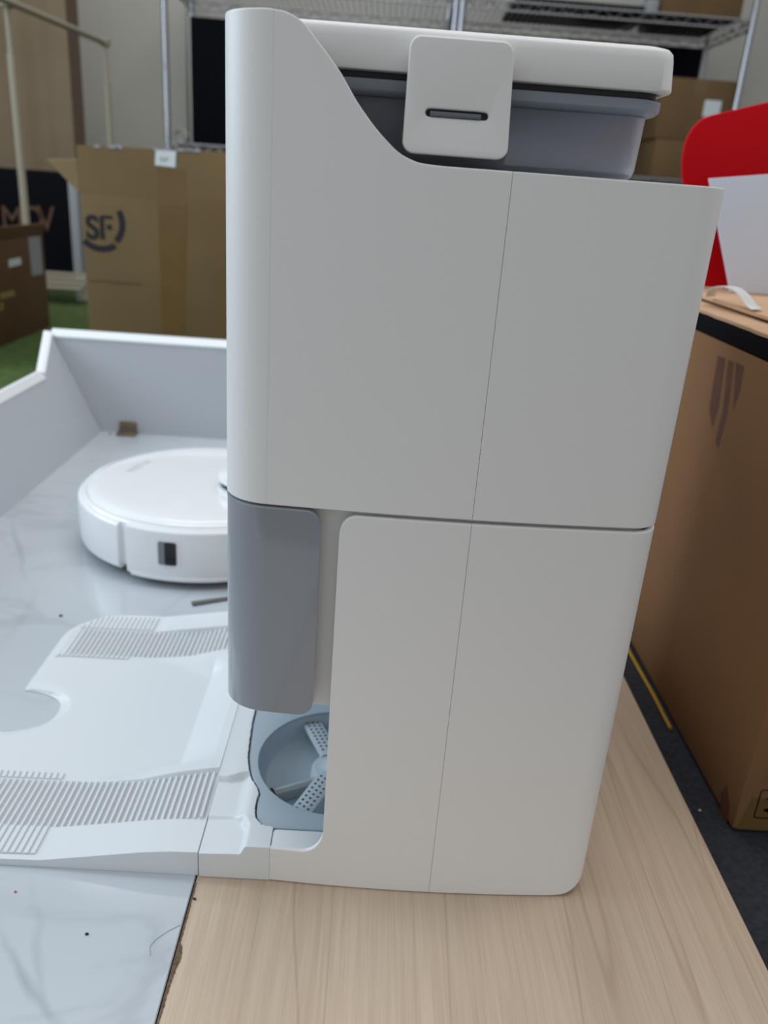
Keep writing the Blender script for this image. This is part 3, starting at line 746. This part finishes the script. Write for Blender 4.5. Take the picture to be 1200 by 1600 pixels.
def crumb(name, px, py, r, m_, label, z=0.0):
    c_ = PX(px, py, 2, z); bm = bmesh.new(); bmesh.ops.create_icosphere(bm, subdivisions=1, radius=r)
    for v in bm.verts: v.co = Vector((v.co.x*random.uniform(.8, 1.6), v.co.y*random.uniform(.7, 1.2), v.co.z*.6))+Vector((c_.x, c_.y, z+r*.5))
    tag(put(name, from_bm(bm), m_, None, (c_.x, c_.y, z)), label, 'crumb')
crumb('debris_crumb', 136, 1460, 0.0012, crumb_m, 'dark crumb on the bare marble below the ramp')
crumb('debris_crumb', 304, 1405, 0.0012, crumb_m, 'black speck on the maple board at its chipped edge')
crumb('debris_crumb', 95, 963, 0.0020, crumb_m, 'dark crumb on the marble beside the ramp\'s far rounded corner')
crumb('debris_crumb', 172, 678, 0.0025, brown_tape, 'tiny brown crumb in the arena corner')
crumb('debris_crumb', 1093, 1267, 0.0014, dust_m, 'pale crumb on the charcoal carpet beside the board', FLOOR)
crumb('debris_crumb', 24, 1394, 0.0010, mat('red_crumb', srgb(150, 90, 70), .8), 'tiny reddish crumb on the marble below the ramp')
hp = [PX(x, y, 2, 0.0003) for x, y in ((282, 1445), (262, 1455), (243, 1468), (234, 1479), (235, 1493))]
tag(put('hair', tube(hp, 0.00016, 5), mat('hair_grey', srgb(150, 160, 168), .6)), 'thin curved hair on the marble panel', 'hair')

# ------------------------------------------------------------------ cartons
def carton_shell(parent, x0, x1, y0, y1, z0, z1, th, m_, name='body'):
    """open-topped box with real walls"""
    bm = bmesh.new()
    O = [(x0, y0), (x1, y0), (x1, y1), (x0, y1)]; I = [(x0+th, y0+th), (x1-th, y0+th), (x1-th, y1-th), (x0+th, y1-th)]
    vo0 = [bm.verts.new((a, b, z0)) for a, b in O]; vo1 = [bm.verts.new((a, b, z1)) for a, b in O]
    vi1 = [bm.verts.new((a, b, z1)) for a, b in I]; vi0 = [bm.verts.new((a, b, z0+th)) for a, b in I]
    for i in range(4):
        j = (i+1) % 4
        bm.faces.new((vo0[i], vo0[j], vo1[j], vo1[i])); bm.faces.new((vo1[i], vo1[j], vi1[j], vi1[i])); bm.faces.new((vi1[i], vi1[j], vi0[j], vi0[i]))
    bm.faces.new(vo0); bm.faces.new(vi0)
    es = [e for e in bm.edges if abs(e.verts[0].co.z-e.verts[1].co.z) > 0.01 and e.verts[0] in vo0+vo1] + [e for e in bm.edges if e.verts[0] in vo0 and e.verts[1] in vo0]
    bmesh.ops.bevel(bm, geom=es, offset=0.004, segments=2, profile=0.5, affect='EDGES')
    return put(name, from_bm(bm), m_, parent)

# large carton on the right
c0 = PX(1142, 1300, 2, FLOOR); CXl, CYn = c0.x, c0.y; CT = 0.3705
cr = root('large_carton', (CXl+0.2, CYn+0.3, FLOOR), 'large brown carton on the charcoal carpet, a black pad laid over its top', 'carton')
carton_shell(cr, CXl, CXl+0.46, CYn, CYn+0.62, FLOOR+0.002, CT, 0.005, card_right)
# tape residue streaks on the side facing the dock
def on_left(px, py): q_ = PX(px, py, 0, CXl); return q_.y, q_.z
def streak(pts, name='tape_residue', m_=None):
    L = [on_left(*p_) for p_ in pts]
    put(name, plate([L], 0.0003, lambda u, v, w: Vector((CXl-0.00005+w, u, v))), m_ or tape_stain, cr)
streak([(1122, 556), (1134, 560), (1122, 640), (1113, 668), (1108, 640)])
streak([(1138, 562), (1147, 566), (1136, 650), (1122, 702), (1118, 690), (1130, 640)])
streak([(1150, 566), (1163, 573), (1156, 612), (1146, 640)])
streak([(1127, 1240), (1136, 1225), (1141, 1262), (1134, 1290), (1124, 1278)])
# handling marks on the near face
def on_near(px, py): q_ = PX(px, py, 1, CYn); return q_.x, q_.z
mx, mz = on_near(1176, 1278); sz = 0.030
pn = lambda u, v, w: Vector((mx+u, CYn-0.0001-w, mz+v))
put('handling_mark', plate([rrect(0, 0.052, 0, sz*1.05, 0.003), rrect(0.0012, 0.0508, 0.0012, sz*1.05-0.0012, 0.002)[::-1]], 0.0002, pn), ink, cr)
for zz in (0.0095, 0.0215):
    put('arrow_mark', plate([[(0.006, zz), (0.015, zz+0.004), (0.0135, zz+0.0012), (0.022, zz+0.0012), (0.022, zz-0.0012), (0.0135, zz-0.0012), (0.015, zz-0.004)]], 0.0002, pn), ink, cr)
pn2 = lambda u, v, w: Vector((mx+0.003+u, CYn-0.0001-w, mz+0.040+v))
put('handling_mark', plate([rrect(0, 0.052, 0, 0.040, 0.003), rrect(0.0012, 0.0508, 0.0012, 0.0388, 0.002)[::-1]], 0.0002, pn2), ink, cr)
put('corner_tape', plate([[(0.0, 0.0), (0.045, 0.0), (0.030, 0.034), (0.006, 0.036)]], 0.0002, lambda u, v, w: Vector((CXl+0.004+u, CYn-0.0001-w, FLOOR+0.004+v))), tape_m, cr)
# black pad and flaps lying over the open top
pad = put('black_pad', box(CXl+0.0005, CXl+0.455, CYn+0.004, CYn+0.616, CT+0.0003, CT+0.0182, 0.003), black_p); tag(pad, 'thick black foam pad lying on the large carton', 'pad')
def sheet(name, loop, z, th, m_, label, cat, tilt=0.0):
    me = plate([loop], th, lambda u, v, w: Vector((u, v, z+w+tilt*(u-CXl))), 0.0004); return tag(put(name, me, m_), label, cat)
zs = CT+0.0186
jag = [(CXl+0.001+random.uniform(-.0012, .0012), y) for y in frange(CYn+0.01, CYn+0.60, 0.02)]
sheet('cardboard_sheet', [(CXl+0.075, CYn+0.60), (CXl+0.070, CYn+0.01)]+jag, zs+0.002, 0.0036, card_light, 'torn cardboard strip along the edge of the black pad', 'cardboard')
sheet('cardboard_sheet', [(CXl+0.050, CYn+0.02), (CXl+0.44, CYn+0.02), (CXl+0.44, CYn+0.58), (CXl+0.030, CYn+0.58), (CXl+0.033, CYn+0.25)], zs+0.0085, 0.0036, card_light, 'wide cardboard sheet under the white and red boards', 'cardboard', 0.004)

ZB = zs+0.0115
# red rounded board and white sheet standing on the carton
YR, YW = 0.60, 0.555
def on_y(px, py, y): q_ = PX(px, py, 1, y); return (q_.x, q_.z)
red_px = [(1300, 128), (1205, 158), (1150, 171), (1112, 180), (1100, 184), (1090, 191), (1081, 201), (1074, 213), (1069, 227), (1066, 245), (1065, 262), (1066, 280), (1070, 305)]
L = [on_y(x, y, YR) for x, y in red_px]
zb_ = ZB+0.001; L += [(L[-1][0]+0.004, zb_), (L[0][0], zb_)]
tag(put('red_board', plate([L], 0.006, lambda u, v, w: Vector((u, YR+w+0.0*(v-zb_), v)), 0.0015), red_m, None, (0.55, YR, zb_)), 'bright red board with a rounded corner behind the white sheet', 'board')
L = [on_y(x, y, YW) for x, y in ((1107, 279), (1290, 266))]
b0 = on_y(1135, 468, YW)
L = [L[0], L[1], (L[1][0], ZB+0.001), (b0[0]+0.002, ZB+0.001)]
tag(put('white_sheet', plate([L], 0.004, lambda u, v, w: Vector((u, YW+w, v)), 0.0008), sheet_m, None, (0.55, YW, ZB)), 'stiff white sheet standing in front of the red board', 'board')
# white strap loop
pxs = [((1109, 468), .47), ((1112, 455), .462), ((1118, 450), .452), ((1128, 447.5), .44), ((1140, 448), .428), ((1152, 452), .415), ((1163, 461), .40), ((1172, 474), .388), ((1178, 488), .378), ((1180, 503), .37)]
cl_ = [PX(p_[0], p_[1], 1, y) for p_, y in pxs]
vs = []
for i, p_ in enumerate(cl_):
    t = (cl_[min(i+1, len(cl_)-1)]-cl_[max(i-1, 0)]).normalized()
    wd = Vector((0.0075, 0.006, 0)); nn = t.cross(wd).normalized()*0.0005
    p_ = Vector((p_.x, p_.y, max(p_.z, ZB+0.0015)))
    vs += [p_-wd+nn, p_+wd+nn, p_+wd-nn, p_-wd-nn]
n = len(cl_)
me = pyd(vs, [(j*4+i, j*4+(i+1) % 4, j*4+4+(i+1) % 4, j*4+4+i) for j in range(n-1) for i in range(4)]+[(0, 1, 2, 3), tuple((n-1)*4+q_ for q_ in range(4))], 60)
tag(put('plastic_strap', me, strap_m), 'white plastic strap looping up from the cardboard by the white sheet', 'strap')
yc = [PX(x, y, 2, FLOOR+0.0022) for x, y in ((975, 1000), (986, 1024), (1005, 1058), (1022, 1088), (1036, 1116), (1048, 1139))]
tag(put('yellow_cord', tube(yc, 0.0022, 8), yellow), 'thin yellow cord along the carpet between board and carton', 'cord')

# shipping carton with the courier logo
SY = 1.50
sl = PX(120, 228, 1, SY); SX0 = sl.x; SX1 = SX0+0.50; ST = 0.437
sf = root('shipping_carton', (SX0+0.25, SY+0.19, FLOOR), 'brown shipping carton with black logo and taped seam behind the arena', 'carton')
carton_shell(sf, SX0, SX1, SY, SY+0.38, FLOOR+0.002, ST, 0.005, card)
# raised front flap, hinged a touch off the body so the crease reads
vs = [(SX0+0.001, SY, ST+0.0006), (SX1-0.001, SY, ST+0.0006), (SX1-0.004, SY+0.004, 0.5480), (SX0-0.002, SY+0.004, 0.5335)]
n_ = 26; top_pts = []
for i in range(n_+1):
    t = i/n_; top_pts.append((vs[3][0]+(vs[2][0]-vs[3][0])*t, vs[3][2]+(vs[2][2]-vs[3][2])*t+random.uniform(-.0018, .0018)))
L = [(vs[0][0], vs[0][2]), (vs[1][0], vs[1][2])]+top_pts[::-1]
put('front_flap', plate([L], 0.005, lambda u, v, w: Vector((u, SY+0.0025+w+0.02*(v-ST), v))), card, sf)
for i in range(9):
    t = random.uniform(0.0, 0.55) if i else 0.47
    x_ = top_pts[0][0]+(top_pts[-1][0]-top_pts[0][0])*t; z_ = top_pts[0][1]+(top_pts[-1][1]-top_pts[0][1])*t
    w_ = random.uniform(0.006, 0.018); h_ = random.uniform(0.002, 0.007)
    L = [(x_-w_, z_-0.004), (x_+w_, z_-0.004), (x_+w_*0.6, z_+h_*0.4), (x_+w_*0.1, z_+h_), (x_-w_*0.5, z_+h_*0.3)]
    put('torn_paper', plate([L], 0.0006, lambda u, v, w: Vector((u, SY-0.0012+w+0.02*(v-ST), v))), paper_grey, sf)
p0, p1, p2 = PX(75, 248, 1, SY+0.10), PX(118, 248, 1, SY+0.02), PX(121, 306, 1, SY+0.02)
vs = [Vector((SX0, SY+0.006, ST)), Vector((SX0, SY+0.374, ST)), Vector((p0.x-0.01, SY+0.34, 0.510)), Vector((p0.x, SY+0.10, p0.z)), Vector((SX0-0.004, SY+0.008, p1.z))]
nn = Vector((0.7, 0, 0.7))*0.004
put('side_flap', pyd(vs+[v-nn for v in vs], [(0, 1, 2, 3, 4), (9, 8, 7, 6, 5)]+[(i, (i+1) % 5, 5+(i+1) % 5, 5+i) for i in range(5)], 20), card, sf)
F = lambda px, py: (lambda q_: (q_.x, q_.z))(PX(px, py, 1, SY))
pf = lambda u, v, w: Vector((u, SY-0.0003-w, v))
# logo: S F ) and the lower arc
lx0, lz0 = F(136, 390); lx1, lz1 = F(196, 332)
s0 = F(135, 372); s1 = F(135, 334)
hS = s1[1]-s0[1]
put('logo_letters', text_mesh('S', hS*1.36, 0.0003, lambda u, v, w: pf(s0[0]+u*0.92, s0[1]+v, w), True), ink, sf)
fx = F(157, 374)[0]; fz = F(157, 374)[1]; fw = 0.0105
put('logo_letters', plate([[(fx, fz), (fx+fw, fz), (fx+fw, fz+hS*0.86), (fx+0.030, fz+hS*0.86), (fx+0.030, fz+hS), (fx+0.006, fz+hS), (fx, fz+hS*0.92)]], 0.0003, pf), ink, sf)
put('logo_dot', plate([circ(F(171, 355)[0], F(171, 355)[1], 0.0065, 20)], 0.0003, pf), ink, sf)
def arc_band(cx, cz, r0, r1, a0, a1):
    n = 20; o_ = [(cx+r1*math.cos(A(a0+(a1-a0)*i/n)), cz+r1*math.sin(A(a0+(a1-a0)*i/n))) for i in range(n+1)]
    i_ = [(cx+r0*math.cos(A(a1-(a1-a0)*i/n)), cz+r0*math.sin(A(a1-(a1-a0)*i/n))) for i in range(n+1)]
    return o_+i_
e1 = F(195, 352); e0 = F(160, 397)
cxx, czz = e1[0]-0.060, e1[1]+0.0025
put('logo_arc', plate([arc_band(cxx, czz, 0.0475, 0.0615, -46, 30)], 0.0003, pf), ink, sf)
put('logo_arc', plate([arc_band(cxx+0.004, czz-0.001, 0.0500, 0.0640, -134, -56)], 0.0003, pf), ink, sf)
w0_ = F(140, 441); w1_ = F(224, 445)
put('web_line', text_mesh('www.sf-express.com', (w1_[0]-w0_[0])/8.6, 0.0003, lambda u, v, w: pf(w0_[0]+u, w0_[1]+v, w)), ink_soft, sf)
# tape down the middle, label at the top
def strip(pts, m_, name, off=0.0004):
    L = [F(*p_) for p_ in pts]
    return put(name, plate([L], 0.0004, lambda u, v, w: Vector((u, SY-off-w+0.02*max(0, v-ST), v))), m_, sf)
strip([(245, 262), (290, 265), (292, 324), (247, 322)], tape_m, 'tape')
strip([(247, 324), (292, 326), (288, 520), (254, 520)], tape_m, 'tape')
strip([(243, 234), (275, 236), (274, 262), (242, 258)], paper, 'label', 0.0012)
lq = F(249, 252)
put('label_text', text_mesh('SF', 0.013, 0.0003, lambda u, v, w: Vector((lq[0]+u*1.8, SY-0.0018+0.02*max(0, v+lq[1]-ST), lq[1]+v))), mat('label_ink', srgb(120, 140, 136), .7), sf)

# brown carton at the far left
q0 = PX(0, 541, 2, FLOOR); q1 = PX(80, 511, 2, FLOOR)
LXr = (q0.x+q1.x)/2+0.004; LY0, LY1 = q0.y-0.35, q1.y
LT = PX(72, 352, 1, LY1).z
lc = root('worn_carton', (LXr-0.2, (LY0+LY1)/2, FLOOR), 'worn dark brown carton on the green carpet by the clothes rail', 'carton')
carton_shell(lc, LXr-0.42, LXr, LY0, LY1, FLOOR+0.002, LT-0.03, 0.006, card_dark)
G = lambda px, py: (lambda q_: (q_.y, q_.z))(PX(px, py, 0, LXr))
pr = lambda u, v, w: Vector((LXr+0.0004+w, u, v))
vs = [Vector((LXr, LY0, LT-0.03)), Vector((LXr, LY1, LT-0.03)), Vector((LXr+0.012, LY1-0.004, LT+0.006)), Vector((LXr+0.010, LY0+0.004, LT+0.010))]
nn = Vector((-0.005, 0, 0.001))
put('side_flap', pyd(vs+[v+nn for v in vs], [(0, 1, 2, 3), (7, 6, 5, 4)]+[(i, (i+1) % 4, 4+(i+1) % 4, 4+i) for i in range(4)]), card_dark, lc)
vs = [Vector((LXr-0.42, LY0, LT-0.03)), Vector((LXr, LY0, LT-0.03)), Vector((LXr-0.01, LY0+0.14, LT+0.004)), Vector((LXr-0.41, LY0+0.14, LT+0.004))]
nn = Vector((0, 0, 0.005))
put('top_flap', pyd(vs+[v+nn for v in vs], [(0, 1, 2, 3), (7, 6, 5, 4)]+[(i, (i+1) % 4, 4+(i+1) % 4, 4+i) for i in range(4)]), card_dark, lc)
def rstrip(pts, m_, name): put(name, plate([[G(*p_) for p_ in pts]], 0.0006, pr), m_, lc)
rstrip([(44, 371), (62, 369), (67, 428), (50, 431)], paper_grey, 'label')
rstrip([(13, 406), (32, 402), (33, 413), (14, 418)], paper, 'label')
rstrip([(0, 458), (22, 453), (23, 462), (0, 468)], mat('yellow_tape', srgb(150, 130, 74), .5), 'tape')
rstrip([(0, 474), (5, 472), (5, 484), (0, 487)], mat('yellow_tape', srgb(150, 130, 74), .5), 'tape')

# ------------------------------------------------------------------ far background
# black display board with copper lettering, white edge, slatted plinth
BY = 2.95
K = lambda px, py: (lambda q_: (q_.x, q_.z))(PX(px, py, 1, BY))
bl = K(-70, 265); br_ = K(119, 300); bb_ = K(119, 424)
bd = root('display_board', (br_[0]-0.4, BY, FLOOR), 'black display board with copper letters behind the worn carton', 'display board')
put('panel', box(br_[0]-0.95, br_[0]-0.030, BY, BY+0.03, bb_[1]-0.005, K(60, 266)[1], 0.003), black_p, bd)
put('frame', box(br_[0]-0.0295, br_[0]+0.004, BY-0.006, BY+0.034, bb_[1]-0.005, K(60, 266)[1], 0.003), paper_grey, bd)
hh = K(20, 322)[1]-K(20, 362)[1]
for ch, px in (('M', 3), ('O', 33), ('V', 60)):
    t_ = K(px, 360)
    put('letter', text_mesh(ch, hh*1.42, 0.001, lambda u, v, w: Vector((t_[0]+u*0.85, BY-0.0008-w, t_[1]+v))), gold, bd)
pb = root('slatted_plinth', (br_[0]-0.3, BY-0.06, FLOOR), 'low white slatted plinth under the black display board', 'plinth')
for i in range(4):
    z0 = FLOOR+0.002+0.010; dz = 0.0
    yb_ = BY+0.020-0.045*i
    zt_ = bb_[1]-0.006-i*0.013
    put('slat', box(br_[0]-0.95, br_[0]+0.05, yb_-0.043, yb_, zt_-0.010, zt_, 0.002), cream, pb)
for xx in (br_[0]-0.9, br_[0]-0.45, br_[0]):
    put('bearer', box(xx-0.02, xx+0.02, BY-0.02, BY+0.018, FLOOR+0.0025, bb_[1]-0.017, 0.002), panel_white, pb)

# clothes rail: two telescopic uprights and a top bar running back
YN, YF = 2.42, 3.10
pn_ = PX(17, 85, 1, YN); pf_ = PX(167, 130, 1, YF)
zt1 = PX(15, 2, 1, YN).z; zt2 = PX(168, 68, 1, YF).z
zr = (zt1+zt2)/2
rl = root('clothes_rail', (pn_.x, (YN+YF)/2, FLOOR), 'cream tubular clothes rail in front of the beige canvas', 'clothes rail')
for (p_, y, label) in ((pn_, YN, 0), (pf_, YF, 1)):
    put('upright', tube([(p_.x, y, FLOOR+0.03), (p_.x, y, p_.z)], 0.0125, 12), cream, rl)
    put('inner_tube', tube([(p_.x, y, p_.z-0.02), (p_.x, y, zr)], 0.0085, 12), cream, rl)
    put('foot', tube([(p_.x, y-0.06, FLOOR+0.016), (p_.x, y+0.06, FLOOR+0.016)], 0.0125, 10), cream, rl)
    put('elbow', box(p_.x-0.017, p_.x+0.017, y-0.017, y+0.017, zr-0.014, zr+0.014, 0.004), cream, rl)
put('top_bar', tube([(pn_.x, YN-0.18, zr), (pf_.x, YF+0.03, zr)], 0.0115, 12), cream, rl)

# beige canvas curtain with a brown border
CY_ = 3.30
cl0 = PX(-60, 0, 1, CY_).x; cl1 = PX(101, 0, 1, CY_).x; cl2 = PX(131, 150, 1, CY_).x; zt_ = 1.62; zb2 = PX(60, 277, 1, CY_).z
cv = root('canvas_curtain', ((cl0+cl1)/2, CY_, zb2), 'beige canvas curtain hanging behind the clothes rail', 'curtain')
def drape(x0, x1, zb_f, name, m_, amp=0.018):
    vs, fs = [], []; xs = frange(x0, x1, 0.012); zs_ = [0, .04, .12, .3, .6, 1.0]
    for x in xs:
        for t in zs_:
            z = zb_f(x)+(zt_-zb_f(x))*t; y = CY_+amp*(math.sin(x*21)+0.6*math.sin(x*47+1.3))*(1-0.5*t)
            vs += [(x, y, z), (x, y+0.002, z)]
    k = len(zs_)*2; m2 = len(zs_)
    for i in range(len(xs)-1):
        for j in range(m2-1):
            a = i*k+j*2; fs += [(a, a+k, a+k+2, a+2), (a+1, a+3, a+k+3, a+k+1)]
        a = i*k; fs.append((a, a+1, a+k+1, a+k)); a = i*k+(m2-1)*2; fs.append((a, a+k, a+k+1, a+1))
    return put(name, pyd(vs, fs, 60), m_, cv)
drape(cl0-0.3, cl1, lambda x: zb2+0.012*math.sin(x*9), 'cloth', canvas_m)
drape(cl1+0.001, cl2, lambda x: zb2-0.03+0.01*math.sin(x*9), 'border', trim_brown, 0.010)

# two chrome wire racks
def truss(bm, p0, p1, h, r=0.004):
    p0, p1 = Vector(p0), Vector(p1); up = Vector((0, 0, h)); tube_bm(bm, [p0, p1], r, 6); tube_bm(bm, [p0-up, p1-up], r, 6)
    n = max(2, int((p1-p0).length/0.045)); pts = [p0+(p1-p0)*(i/n)-(up if i % 2 else Vector((0, 0, 0))) for i in range(n+1)]
    tube_bm(bm, pts, 0.0028, 5)
def rack(x0, x1, label):
    y0, y1 = 3.30, 3.80
    r = root('wire_rack', ((x0+x1)/2, (y0+y1)/2, FLOOR), label, 'rack', 'chrome wire racks along the back wall')
    for a in (x0, x1):
        for b in (y0, y1): put('post', tube([(a, b, FLOOR+0.0032), (a, b, 1.95)], 0.0128, 12), chrome, r)
    for z in (0.10, 0.612, 1.222, 1.80):
        bm = bmesh.new()
        truss(bm, (x0+.014, y0, z), (x1-.014, y0, z), 0.032); truss(bm, (x0+.014, y1, z), (x1-.014, y1, z), 0.032)
        truss(bm, (x0, y0+.014, z), (x0, y1-.014, z), 0.032); truss(bm, (x1, y0+.014, z), (x1, y1-.014, z), 0.032)
        sh = put('shelf_frame', from_bm(bm, 60), wire_m, r)
        bm = bmesh.new(); n = int((x1-x0)/0.026)
        for i in range(1, n): tube_bm(bm, [(x0+(x1-x0)*i/n, y0, z+0.0055), (x0+(x1-x0)*i/n, y1, z+0.0055)], 0.0024, 5)
        tag(put('deck_wires', from_bm(bm, 60), wire_m, sh), kind='stuff')
    return r
rack(-0.933, 0.236, 'chrome wire rack standing behind the shipping carton and dock')
rack(0.263, 1.437, 'chrome wire rack holding small cartons beside the pale wall')
ZS = 0.612+0.0080; ZU = 1.222+0.0080
def simple_carton(name, x0, x1, y0, y1, z0, z1, m_, label, cat='carton', lab=None, tape=True):
    r = root(name, ((x0+x1)/2, (y0+y1)/2, z0), label, cat)
    put('body', box(x0, x1, y0, y1, z0, z1, 0.004), m_, r)
    if tape:
        xm = (x0+x1)/2
        put('tape', box(xm-0.028, xm+0.028, y0-0.0006, y0-0.0001, z1-0.06, z1-0.002), tape_m, r)
    if lab: put('label', box(lab[0], lab[1], y0-0.0009, y0-0.0002, lab[2], lab[3]), paper, r)
    return r
YB = 3.34
H = lambda px, py, y=YB: PX(px, py, 1, y)
zsp = H(1060, 218).z
a, b = H(1010, 280), H(1152, 128)
l0, l1 = H(1097, 182), H(1128, 158)
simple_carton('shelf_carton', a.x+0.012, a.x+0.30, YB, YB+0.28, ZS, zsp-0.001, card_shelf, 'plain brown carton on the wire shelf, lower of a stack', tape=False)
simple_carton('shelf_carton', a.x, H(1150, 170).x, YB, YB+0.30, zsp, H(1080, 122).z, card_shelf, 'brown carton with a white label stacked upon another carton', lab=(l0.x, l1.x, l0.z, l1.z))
# black boards standing on the lower shelves
bp0 = PX(297, 25, 1, 3.72); bp1 = PX(297, 220, 1, 3.72)
def bboard(x0, x1, z0, z1, y, label):
    r = root('black_board', ((x0+x1)/2, y, z0), label, 'board')
    put('panel', box(x0, x1, y, y+0.02, z0, z1, 0.003), black_p, r)
    put('edge', box(x0-0.008, x0-0.0005, y-0.002, y+0.022, z0, z1, 0.002), panel_white, r)
bboard(bp0.x, bp0.x+0.75, ZS, bp0.z, 3.72, 'black board with a pale edge on the shelf behind the shipping carton')
bq = PX(1100, 76, 1, 3.72)
r = root('black_board', (bq.x-0.3, 3.72, ZS), 'black board behind the labelled shelf carton', 'board')
put('panel', box(bq.x-0.62, bq.x, 3.72, 3.74, ZS, bq.z, 0.003), black_p, r)
put('edge', box(bq.x+0.0005, bq.x+0.008, 3.718, 3.742, ZS, bq.z, 0.002), panel_white, r)
# coil hanging at the rack's lower shelf
ch = PX(288, 214, 1, 3.32)
pts = [(ch.x+0.026*math.cos(t*0.6), 3.262+0.0007*t, ch.z+0.024*math.sin(t*0.6)) for t in range(22)]
tag(put('wire_coil', tube(pts, 0.0035, 6), wire_m), 'small coil of grey wire at the rack shelf edge by the black board', 'wire')
# goods on the upper shelves
u0 = PX(780, 12, 2, ZU); u1 = PX(975, 20, 2, ZU)
simple_carton('flat_black_case', 0.475, 1.005, 3.35, 3.76, ZU, ZU+0.022, black_p, 'flat black case on the upper wire shelf', 'case', tape=False)
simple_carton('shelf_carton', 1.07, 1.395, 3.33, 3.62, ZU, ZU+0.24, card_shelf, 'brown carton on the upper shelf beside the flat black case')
simple_carton('flat_black_case', 1.10, 1.40, 3.63, 3.78, ZU, ZU+0.03, black_p, 'narrow black case behind the carton on the upper shelf', 'case', tape=False)
simple_carton('paper_stack', 1.012, 1.062, 3.35, 3.76, ZU, ZU+0.05, paper_grey, 'pale grey stack between black case and carton on the upper shelf', 'paper', tape=False)
# white board with a rounded top corner leaning in the back
wx1 = PX(291, 60, 1, 3.92).x; wz = 1.30
L = [(wx1-1.0, FLOOR+0.003), (wx1, FLOOR+0.003)]+[(wx1-0.10+0.10*math.cos(A(15*k)), wz-0.10+0.10*math.sin(A(15*k))) for k in range(7)]+[(wx1-1.0, wz)]
tag(put('white_board', plate([L], 0.018, lambda u, v, w: Vector((u, 3.92+w, v)), 0.003), panel_white, None, (wx1-0.5, 3.92, FLOOR)), 'tall white board with a rounded corner at the back wall', 'board')
